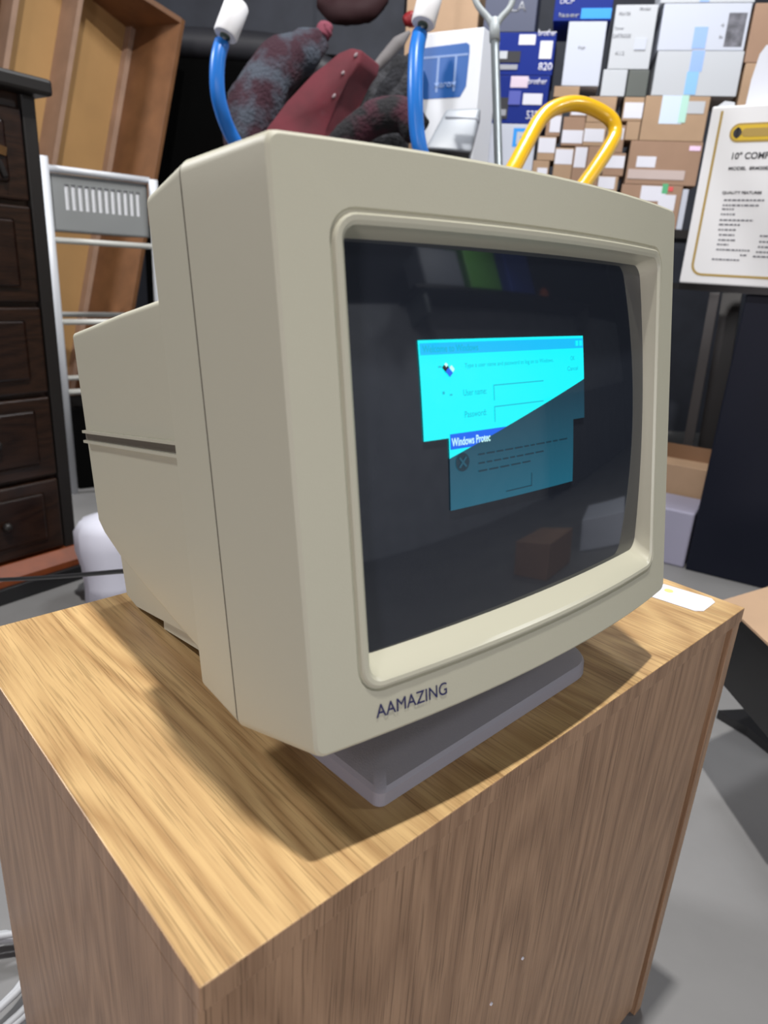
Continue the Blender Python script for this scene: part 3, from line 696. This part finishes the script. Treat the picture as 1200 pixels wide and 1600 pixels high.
mid = (fl(l0, 0) + fl(r0, 0)) / 2; ax_ = (fl(r0, 0) - fl(l0, 0)).normalized(); bk = Vector((-ax_.y, ax_.x, 0))
tube('cross_bar', [Vector((l0.x, l0.y, .3)), Vector((r0.x, r0.y, .3))], .011, yellow, ych, smooth_path=False)
tube('axle', [mid - ax_ * .16 + UP * -.0, mid + ax_ * .16], .009, steel, ych, smooth_path=False)
for s in (-1, 1):
    P = mid + ax_ * .15 * s
    tube('wheel', [P - ax_ * .02, P + ax_ * .02], .098, blackp, ych, smooth_path=False, seg=24)

# ------------------------------------------------------------------ workbench and what lies on it
BF = frame(at(520, 300, 2.05), RH); BF = Matrix.Translation((0, 0, FL - BF.translation.z)) @ BF
BZ = 1.13
bench = thing('workbench', 'dark workbench behind the monitor under the blankets and the printer carton', 'table', mw=BF)
box('bench_top', (-.40, .44, 0, .66, BZ - .03, BZ), walnut_edge, bench)
for sx in (-.39, .37):
    for sy in (.01, .60): box('leg', (sx, sx + .04, sy, sy + .04, 0, BZ - .03), walnut_edge, bench)
def lumpy(pts, rads, seed, seg=20, n=7, amp=.16):
    bm = bmesh.new(); P = catmull(pts, n); rr_ = []
    for i in range(len(rads) - 1):
        for k in range(n): rr_.append(rads[i] + (rads[i + 1] - rads[i]) * k / n)
    rr_.append(rads[-1]); tubem(bm, P, rr_, seg)
    from mathutils import noise
    cen = P
    bm.normal_update()
    for v in bm.verts:
        d = noise.noise(v.co * 14 + Vector((seed, 0, 0))) * .6 + noise.noise(v.co * 34 + Vector((0, seed, 0))) * .3
        v.co += v.normal * d * amp * max(rads)
    return bm
def blanket(name, label, pts, rads, m, seed, cat='blanket', amp=.2):
    Z = FL + BZ
    P = [at(*p) for p in pts]; o = Vector((P[0].x, P[0].y, Z))
    bm = lumpy([p - o for p in P], rads, seed, amp=amp)
    ob = finish(bm, name, m, smooth=True); ob.location = o; tag(ob, label, cat, None); return ob
blanket('rolled_blanket', 'fuzzy grey and maroon rolled blanket leaning left on the bench, maroon tip', [(398, 256, 2.40), (386, 222, 2.38), (398, 170, 2.37), (432, 112, 2.38), (475, 78, 2.40), (505, 62, 2.42)], [.050, .086, .090, .085, .066, .037], fuzz1, 1.3)
blanket('pompom', 'small knotted maroon tassel at the top of the fuzzy rolled blanket', [(504, 58, 2.40), (508, 46, 2.40), (516, 50, 2.40)], [.022, .030, .020], mat('maroon_knot', (.20, .045, .07), rough=.9), 4.1, cat='tassel', amp=.35)
blanket('rolled_blanket', 'dark maroon rolled blanket lying low just above the monitor top', [(520, 250, 2.15), (548, 212, 2.12), (590, 184, 2.1), (630, 180, 2.08), (652, 205, 2.08)], [.045, .048, .052, .050, .045], fuzz2, 7.7)
blanket('stuffed_bag', 'charcoal fabric bag behind the right blue tube', [(604, 240, 2.52), (592, 185, 2.54), (610, 150, 2.52), (632, 118, 2.50), (648, 92, 2.50)], [.08, .10, .095, .080, .03], fuzz3, 2.2, cat='bag')
blanket('umbrella', 'grey folded umbrella tip pointing up behind the charcoal bag', [(575, 120, 2.33), (600, 92, 2.33), (622, 68, 2.33), (640, 50, 2.33)], [.012, .020, .022, .006], mat('grey_cloth', (.13, .12, .12), rough=.8, var=.3), 5.2, cat='umbrella', amp=.1)
# maroon cushion slab
A = [(405, 258), (415, 200), (448, 160), (490, 115), (528, 82), (548, 74), (566, 78), (562, 98), (545, 120), (522, 160), (508, 205), (500, 258)]
P = [at(x, y, 2.16) for x, y in A]; Bk = [p + FH * .11 + UP * -.01 + RH * .055 for p in P]
bm = bmesh.new(); o_ = Vector((P[0].x, P[0].y, FL + BZ))
a_ = [bm.verts.new(p - o_) for p in P]; b_ = [bm.verts.new(p - o_) for p in Bk]
bm.faces.new(a_); bm.faces.new(b_[::-1])
for i in range(len(P)): bm.faces.new((a_[i], b_[i], b_[(i + 1) % len(P)], a_[(i + 1) % len(P)]))
bmesh.ops.bevel(bm, geom=bm.edges[:], offset=.008, segments=3, profile=.5, affect='EDGES')
cu = thing('cushion', 'flat maroon cushion standing on edge between the two rolled blankets', 'cushion', loc=o_)
finish(bm, 'cushion_body', maroon, cu, smooth=True)
for cx_, cy_, w, h in ((556, 86, 3, 9), (536, 114, 5, 7), (522, 150, 2, 9)):
    bm = bmesh.new(); c0 = at(cx_, cy_, 2.156) - o_; e1 = (RH * .6 + UP * .8)
    bmesh.ops.create_icosphere(bm, subdivisions=1, radius=.005, matrix=Matrix.Translation(c0) @ Matrix.Scale(h / 5, 4, e1))
    finish(bm, 'lint', mat('pale_lint', (.30, .24, .25)), cu)
# black armchair back with rolled top, behind
AF = frame(at(340, 150, 3.45), RH); AF = Matrix.Translation((0, 0, FL - AF.translation.z)) @ AF
ac = thing('armchair', 'black armchair with a rolled charcoal top edge behind the blankets', 'armchair', mw=AF)
x0c, x1c, z0c, z1c = local_rect(AF, (205, 52), (470, 200))
box('backrest', (x0c, x1c + .3, .02, .2, .1, z1c - .02), black, ac, bev=.02)
tube('rolled_edge', [(x0c, .05, z1c - .03), (x0c + .2, .04, z1c - .015), (x1c - .1, .04, z1c - .02), (x1c + .1, .05, z1c - .09), (x1c + .3, .07, z1c - .14)], .068, dgrey, ac, seg=20)
box('seat', (x0c, x1c + .3, -.42, .02, .1, .45), black, ac, bev=.03)
for q in (x0c + .03, x1c + .24):
    for yy in (-.38, .12): box('leg', (q, q + .04, yy, yy + .04, 0, .1), blackp, ac)
rb = blanket('red_bag', 'dark red bag hanging high in the shadow above the cushion', [(500, 2, 2.9), (530, 18, 2.88), (570, 14, 2.88), (600, -5, 2.9)], [.03, .05, .05, .03], mat('deep_red', (.022, .002, .004), rough=.8), 9, cat='bag', amp=.3)
blanket('red_ball', 'small bright red ball beside the right white foam roller', [(632, 34, 2.5), (642, 30, 2.5), (648, 38, 2.5)], [.016, .026, .016], red, 6, cat='ball', amp=.1)
for host in (rb, bpy.data.objects['red_ball']):
    tube('strap', [Vector((.02, .01, 0)) + host.data.vertices[0].co, Vector((.02, .01, 1.0)) + host.data.vertices[0].co], .004, blackp, host, smooth_path=False)
# white carton with blue print, on the bench
PF = frame(at(705, 120, 2.42), -vpdir(-1517, 269)); PF = Matrix.Translation((0, 0, FL - PF.translation.z)) @ PF
q = local_rect(PF, (662, 52), (742, 165))
x0p, x1p, z1p = q[0], q[1], q[3]
prc = thing('printer_carton', 'white carton with a rounded dark blue picture beside the right blue tube', 'box', mw=PF @ Matrix.Translation((x0p, 0, BZ)))
wp = x1p - x0p + .008; hp_ = z1p - BZ
box('carton_body', (0, wp, 0, .15, 0, hp_), mat('white_card_bright', (.74, .76, .80)), prc, bev=.003)
def pl(px, py):
    a = local_rect(PF, (px, py), (px, py)); return a[0] - x0p, a[3] - BZ
c1 = pl(668, 72); c2 = pl(736, 66); c3 = pl(727, 150); c4 = pl(668, 155)
prism('blue_print', [(.006, c4[1]), (.006, c2[1] - .004), (c2[0] - .015, c2[1]), (c2[0] - .004, c2[1] - .008), (c2[0] - .002, c2[1] - .03), (c2[0] - .004, c3[1] + .03), (c3[0] - .02, c4[1])], -.0008, .0003, blue_w, prc)
a, b = pl(666, 92); box('white_line', (.006, c2[0] - .006, -.0014, .0, b, b + .006), mat('print_pale_blue', (.25, .36, .62)), prc)
for px in (682, 709):
    a, _ = pl(px, 120); box('white_line', (a, a + .008, -.0014, .0, c4[1] + .02, b), MATS["print_pale_blue"], prc)
a, b2 = pl(682, 138); lettering('lettering', 'xerox', a - .01, -.0014, b2, .085, .016, MATS['print_pale_blue'], prc, .02)
# grey shell machine in front of it
gm = thing('grey_machine', 'grey plastic machine cover tilted in front of the white carton with blue print', 'machine', mw=BF @ Matrix.Translation((0, 0, BZ)))
def bl(px, py, y):
    a = local_rect(BF, (px, py), (px, py), y); return a[0], a[3] - BZ
p1, p2, p3, p4 = bl(697, 170, .10), bl(752, 168, .10), bl(737, 238, .02), bl(664, 232, .02)
bm = bmesh.new()
fr = [bm.verts.new((p4[0], .02, max(p4[1], .004))), bm.verts.new((p3[0], .02, max(p3[1], .002))), bm.verts.new((p2[0], .10, p2[1])), bm.verts.new((p1[0], .10, p1[1]))]
bkv = [bm.verts.new((v.co.x + .02, .26, v.co.z + (.0 if i > 1 else 0))) for i, v in enumerate(fr)]
bm.faces.new(fr); bm.faces.new(bkv[::-1])
for i in range(4): bm.faces.new((fr[i], bkv[i], bkv[(i + 1) % 4], fr[(i + 1) % 4]))
bmesh.ops.bevel(bm, geom=bm.edges[:], offset=.010, segments=3, profile=.5, affect='EDGES')
zmn = min(v.co.z for v in bm.verts)
gmb = finish(bm, 'machine_cover', greym, gm, smooth=True)
box('cover_rib', (p1[0] - .002, p2[0] - .004, .078, .105, p1[1] - .035, p1[1] - .022), mat('grey_rib', (.20, .215, .25)), gm, bev=.003)
box('machine_base', (p4[0] + .01, p3[0] - .005, .04, .25, 0, max(p4[1], .02) + .01), blackp, gm)

# ------------------------------------------------------------------ shovel with D handle
S0 = at(772.5, 42, 1.72); S1 = at(779, 260, 1.72); dr = (S1 - S0).normalized(); So = S0 + dr * ((FL + .02 - S0.z) / dr.z)
sv = thing('shovel', 'grey shovel standing upright with its D handle at the top beside the blue cartons', 'shovel', loc=(So.x, So.y, FL)); so = Vector((So.x, So.y, FL))
tube('shaft', [S0 + dr * .02 - so, So - so], .0105, steel, sv, smooth_path=False, seg=16)
greyh = mat('grey_handle', (.30, .33, .34), rough=.5)
tube('socket', [S0 - dr * .018 - so, S0 + dr * .035 - so], [.0125, .0135], greyh, sv, smooth_path=False, seg=16)
for s in (-1, 1):
    tube('handle_arm', [S0 - so, S0 - dr * .022 + RH * .016 * s - so, S0 - dr * .055 + RH * .042 * s - so, S0 - dr * .11 + RH * .058 * s - so], [.011, .008, .0075, .008], greyh, sv)
tube('grip', [S0 - dr * .11 - RH * .062 - so, S0 - dr * .11 + RH * .062 - so], .013, greyh, sv, smooth_path=False)
bm = bmesh.new()
bxm(bm, -.11, .11, -.004, .004, 0, .26, bev=.003, M=Matrix.Translation((0, 0, 0)) @ Matrix.Rotation(math.atan2(RH.y, RH.x), 4, 'Z'))
finish(bm, 'blade', steel, sv)

# ------------------------------------------------------------------ blue tubes with white foam rollers
def hanging(label, pts, roller, cord_end, dep, r):
    P = [at(x, y, d) for x, y, d in pts]; top_ = P[0]
    e = thing('exercise_tube', label, 'exercise tube', loc=P[0], group='blue tubes with white foam rollers')
    o0 = Vector(P[0])
    tube('rubber_tube', [p - o0 for p in P], r, bluet, e, seg=16)
    a = at(*roller[0], dep) - o0; b = at(*roller[1], dep) - o0
    bm = bmesh.new(); d_ = (b - a).normalized()
    rr_ = roller[2]
    tubem(bm, [a, a + d_ * .004, b - d_ * .004, b], [rr_ * .9, rr_, rr_, rr_ * .9], 24)
    finish(bm, 'foam_roller', foam, e, smooth=True).data.set_sharp_from_angle(angle=math.radians(50))
    tube('roller_core', [b - d_ * .01, b + d_ * .004], rr_ * .42, mat('dark_core', (.03, .05, .045)), e, smooth_path=False)
    tube('link', [b, P[0] - o0], .006, steel, e, smooth_path=False)
    c = at(*cord_end, dep) - o0
    tube('cord', [a, c, c + UP * .9], .006, mat('cord_grey', (.08, .10, .10)), e, smooth_path=False)
hanging('blue rubber tube with white foam roller hanging left of the blankets', [(347, 66, 1.72), (341, 90, 1.72), (339, 120, 1.73), (341, 150, 1.75), (348, 178, 1.78), (358, 204, 1.82), (372, 230, 1.86)], ((371, 6), (352, 56), .030), (382, -6), 1.70, .0185)
hanging('blue rubber tube with white foam roller hanging in front of the white carton', [(656, 52, 1.66), (651, 80, 1.65), (649, 120, 1.65), (649, 160, 1.66), (651, 200, 1.68), (657, 235, 1.70), (670, 275, 1.74)], ((676, -20), (661, 38), .029), (682, -40), 1.64, .0185)

# ------------------------------------------------------------------ chest of drawers (left)
UC = vpdir(1420, 495); CF = frame(on_level(121, 893, FL), UC)
def cl(px, py, y=0):
    a = local_rect(CF, (px, py), (px, py), y); return a[0], a[3]
CHW = .62
topz = cl(62, 152)[1]
ch = thing('chest_of_drawers', 'dark walnut chest of drawers with orange-brown skirt at the left edge', 'chest of drawers', mw=CF)
box('carcass', (-CHW, 0, .012, .42, .03, topz), walnut, ch, bev=.002)
box('corner_post', (-.030, .004, -.004, .03, .03, topz), walnut_edge, ch, bev=.004)
box('corner_post', (-CHW - .004, -CHW + .030, -.004, .03, .03, topz), walnut_edge, ch, bev=.004)
box('chest_top', (-CHW - .03, .032, -.035, .44, topz, topz + .035), walnut_edge, ch, bev=.008)
box('shade_block', (-CHW - .01, .012, -.055, .30, 0, .042), blackp, ch, bev=.003)  # black box added in place of the shade on the floor below the skirt
prism('skirt', [(-.045, .043), (-.045, .06), (-.010, .085), (.012, .085), (.012, .043)], -CHW - .01, .012, base_orange, ch, axis='X')
ys = [cl(50, y)[1] for y in (170, 320, 476, 618, 750, 868)]
walnut_b = wood('walnut_panel', (.009, .004, .0025), (.026, .011, .006), 'X', 1.3, rough=.3, seed=8)
for i in range(5):
    zt, zb_ = ys[i] - .005, ys[i + 1] + .006
    dw = box('drawer', (-CHW + .034, -.036, -.010, .012, zb_, zt), walnut_b, ch, bev=.005)
    box('drawer_panel', (-CHW + .075, -.080, -.016, -.009, zb_ + .035, zt - .030), walnut, dw, bev=.006)
    for kx in (-CHW * .72, -CHW * .30):
        bm = bmesh.new(); bmesh.ops.create_uvsphere(bm, u_segments=14, v_segments=8, radius=.012, matrix=Matrix.Translation((kx, -.024, (zt + zb_) / 2)))
        if i > 0: finish(bm, 'knob', walnut_edge, dw, smooth=True)
        else: bm.free()
    if i == 0:
        zc = (zt + zb_) / 2; m_ = mat('gilt_carving', (.10, .045, .008), rough=.35, var=.4, vscale=30)
        outl = [(-.082 - .0, zc + .01), (-.11, zc + .016), (-.15, zc + .018), (-.22, zc + .012), (-.22, zc - .004), (-.15, zc - .0), (-.11, zc - .004), (-.085, zc - .008)]
        prism('carved_band', outl, -.021, -.015, m_, dw)
        tube('carved_scroll', [(-.090, -.018, zb_ + .045), (-.105, -.020, zb_ + .075), (-.135, -.020, zb_ + .095), (-.17, -.020, zb_ + .10)], .007, walnut_edge, dw)

# ------------------------------------------------------------------ white rack with basket
RF = frame(at(100, 400, 2.35), vpdir(2050, 535)); RF = Matrix.Translation((0, 0, FL - RF.translation.z)) @ RF
def rl(px, py, y=0):
    a = local_rect(RF, (px, py), (px, py), y); return a[0], a[3]
xp = rl(78, 370)[0]; zt = rl(62, 232)[1]
xe = rl(243, 370)[0]
rack = thing('wire_rack', 'white metal rack with horizontal rails standing behind the dark chest', 'rack', mw=RF @ Matrix.Translation((xp, 0, 0)))
wr = xe - xp; dr_ = .30
for x in (0, wr): tube('post', [(x, 0, 0), (x, 0, zt - .02 if x == 0 else zt - .05)], .016, wmetal, rack, smooth_path=False, seg=14)
for x in (0, wr): tube('post', [(x, dr_, 0), (x, dr_, rl(100, 503)[1])], .014, wmetal, rack, smooth_path=False, seg=14)
for py in (376, 503, 613):
    z = rl(100, py)[1]
    for y in ((0, dr_) if py > 400 else (0,)): tube('rail', [(0, y, z), (wr, y, z)], .010, cream, rack, smooth_path=False)
    for x in (0, wr): tube('rail', [(x, 0, z), (x, dr_, z)], .008, wmetal, rack, smooth_path=False)
zbx = rl(100, 522)[1]
o = box('storage_box', (.025, wr - .025, .03, dr_ - .03, 0.001, rl(100, 640)[1]), black, bev=.01, mw=RF @ Matrix.Translation((xp, 0, 0))); tag(o, 'black storage box on the floor inside the white rack', 'box')
zr = rl(100, 376)[1]; z262 = rl(75, 262)[1]
zbk = zr + .030
bk_ = thing('basket', 'grey-white slotted plastic basket hanging in the top of the white rack', 'basket', mw=RF @ Matrix.Translation((xp + .02, -.0, zbk)))
bh = z262 - zbk; bw = wr - .035
bm = bmesh.new()
for y0, y1 in ((0.018, .024), (dr_ - .026, dr_ - .020)):
    bxm(bm, 0, bw, y0, y1, bh * .78, bh - .012); bxm(bm, 0, bw, y0, y1, 0.0, bh * .36)
    bxm(bm, 0, .035, y0, y1, bh * .36, bh * .78); bxm(bm, bw - .02, bw, y0, y1, bh * .36, bh * .78)
    x = .035
    while x < bw - .02: bxm(bm, x, x + .0085, y0, y1, bh * .36, bh * .78); x += .0215
for x0_ in (0, bw - .006): bxm(bm, x0_, x0_ + .006, .018, dr_ - .02, 0, bh - .012)
bxm(bm, 0, bw, .018, dr_ - .02, 0, .005)
finish(bm, 'basket_wall', mat('basket_grey', (.27, .28, .28), rough=.5), bk_)
tube('basket_rim', [(-.01, .012, bh), (bw + .005, .012, bh)], .011, wmetal, bk_, smooth_path=False)
tube('basket_rim', [(-.01, dr_ - .015, bh), (bw + .005, dr_ - .015, bh)], .011, wmetal, bk_, smooth_path=False)
box('folded_paper', (.012, bw - .012, .0245, .0275, .006, bh * .80), mat('bright_paper', (.85, .86, .9), rough=.5), bk_)

# ------------------------------------------------------------------ old open shelf unit standing tipped on end behind the rack
aa = math.radians(60); e1 = RH * math.cos(aa) + FH * math.sin(aa); bkd = -RH * math.sin(aa) + FH * math.cos(aa)
th = math.radians(16.7)
E1 = e1 * math.cos(th) - UP * math.sin(th); EU = UP * math.cos(th) + e1 * math.sin(th)
UR = at(292, 33, 3.15); hh = .345; LL = 1.78
def along(px, py, k):
    """distance to the left of the right rim, measured on the plane k behind the rim"""
    return -(meet(px, py, UR + bkd * k, bkd) - UR).dot(E1)
dv1 = along(92, 130, hh - .02); dv0 = along(6, 60, hh - .02)
WID = dv0 + .10
M = Matrix(((E1.x, bkd.x, EU.x, UR.x), (E1.y, bkd.y, EU.y, UR.y), (E1.z, bkd.z, EU.z, UR.z), (0, 0, 0, 1)))
su = thing('shelf_unit', 'old open wooden shelf unit tipped on end behind the white rack, upper left', 'shelf', mw=M @ Matrix.Translation((-WID, 0, -LL)))
t = .022
box('back_board', (.01, WID - .01, hh - .012, hh, .01, LL - .01), crate_tan, su)
box('side_board', (0, t, hh - .12, hh, 0, LL), crate_pale, su, bev=.001)
box('side_board', (WID - t, WID, 0, hh, 0, LL), crate_orange, su, bev=.001)
prism('end_board', [(t, hh - .13), (t, hh - .012), (WID - t, hh - .012), (WID - t, 0)], LL - t, LL, crate_orange, su, axis='Z')
prism('end_board', [(t, hh - .13), (t, hh - .012), (WID - t, hh - .012), (WID - t, 0)], 0, t, crate_orange, su, axis='Z')
box('corner_batten', (WID - t - .026, WID - t, hh - .05, hh - .012, t, LL - t), crate_pale, su, bev=.001)
for dv in (dv1, dv0): box('divider', (WID - dv - t, WID - dv, hh - .125, hh - .012, t, LL - t), crate_pale, su, bev=.001)
lr = UR - EU * LL
TF = frame(Vector((lr.x, lr.y, FL)), e1)
if lr.z - FL > .06:
    o = box('trunk', (-.20, .12, -.02, .42, 0, lr.z - FL - .004), blackp, bev=.01, mw=TF); tag(o, 'black trunk on the floor under the corner of the tipped shelf unit', 'trunk')
print('LOW CORNER', lr.z, 'dv', dv1, dv0)
# ------------------------------------------------------------------ floor odds and ends, left
wp_ = on_level(158, 938, FL)
bm = bmesh.new()
rings = []
for z, rx_, ry_ in ((0, .072, .06), (.05, .070, .062), (.10, .074, .064), (.15, .085, .07), (.20, .085, .07), (.225, .07, .055), (.235, .03, .02)):
    rings.append([Vector((rx_ * math.cos(2 * math.pi * q / 24) * (1 + .05 * math.sin(3 * q)), ry_ * math.sin(2 * math.pi * q / 24), z)) for q in range(24)])
loft(bm, rings, cap0=True, cap1=True)
o = finish(bm, 'plastic_sack', mat('white_sack', (.74, .75, .86), rough=.6), smooth=True); o.location = wp_ + RH * .03 + FH * .02; tag(o, 'rounded white plastic sack on the floor between chest and monitor', 'bag')
A = at(-60, 908, 1.15); B = at(60, 903, 1.05); Cq = at(185, 893, .92); Dq = at(260, 885, .80)
o = tube('power_cable', [A - A, B - A, Cq - A, Dq - A, Vector((.2, .46, .05)) - A, Vector((.25, .395, .08)) - A], .0032, blackp); o.location = A; tag(o, 'thin black cable hanging from behind the monitor to the left edge', 'cable')
random.seed(5)
w0 = on_level(10, 1560, FL)
pts = []
for k in range(26):
    a = k * 1.1; r_ = .05 + .03 * random.random(); pts.append((r_ * 1.5 * math.cos(a) - .02, r_ * math.sin(a) - .0, .006 + .0011 * k + .01 * random.random()))
o = tube('cable_coil', pts, .0042, mat('white_cable', (.42, .43, .45), rough=.6), n=5); o.location = w0 + RH * -.03; tag(o, 'loose white cable coil on the floor at the lower left corner', 'cable')

# ------------------------------------------------------------------ things on the viewer's side, seen mirrored in the screen
MF = frame(Vector((2.47, -1.23, FL)), Vector((.16, .40, 0)))
o = box('carton', (0, .45, -.45, 0, 0, .19), white, bev=.004, mw=MF); tag(o, 'white carton on the floor to the right, mirrored in the lower right of the screen', 'box')
o = box('carton', (1.93, 2.26, -1.55, -1.20, FL, FL + .20), card, bev=.004); tag(o, 'brown carton on the floor to the right, mirrored at the bottom of the screen', 'box')
hs_ = thing('high_shelf', 'dark shelf high on the wall behind the viewer carrying coloured tubs', 'shelf', loc=(4.2, -3.19, 1.60))
box('shelf_board', (-2, 2, 0, .40, 0, .03), walnut_edge, hs_)
for sx in (-1.9, 1.86): box('bracket', (sx, sx + .04, 0, .36, -.2, 0), steel, hs_)
for x_, m_, nm, c in ((3.0, mat('tub_green', (.14, .42, .07)), 'green', .62), (3.75, mat('tub_blue', (.04, .09, .50)), 'blue', .60), (2.35, mat('tub_grey', (.2, .22, .26)), 'grey', .35)):
    o = box('storage_tub', (x_, x_ + .55, -3.15, -2.82, 1.632, 1.632 + c), m_, bev=.02); tag(o, nm + ' storage tub on the high shelf behind the viewer', 'tub')
bm = bmesh.new(); bmesh.ops.create_uvsphere(bm, u_segments=20, v_segments=12, radius=.09)
o = finish(bm, 'ball', mat('orange_ball', (.95, .22, .04)), smooth=True); o.location = (4.75, -2.98, 1.722); tag(o, 'orange ball on the high shelf behind the viewer', 'ball')
# dark hanging curtain, mirrored as dark folds low in the screen
bm = bmesh.new(); cols = []
for q in range(121):
    x = 4.2 + 4.2 * q / 120; y = -2.95 + .06 * math.sin(q * .9) + .03 * math.sin(q * .37)
    cols.append([bm.verts.new((x, y + d_, z)) for d_ in (0, -.01) for z in (FL + .02, .55)])
for a, b in zip(cols, cols[1:]):
    bm.faces.new((a[0], b[0], b[1], a[1])); bm.faces.new((a[2], a[3], b[3], b[2])); bm.faces.new((a[1], b[1], b[3], a[3])); bm.faces.new((a[0], a[2], b[2], b[0]))
o = finish(bm, 'curtain', mat('dark_curtain', (.03, .03, .034), rough=.8), smooth=True); tag(o, 'dark pleated curtain hanging along the wall behind the viewer', 'curtain')
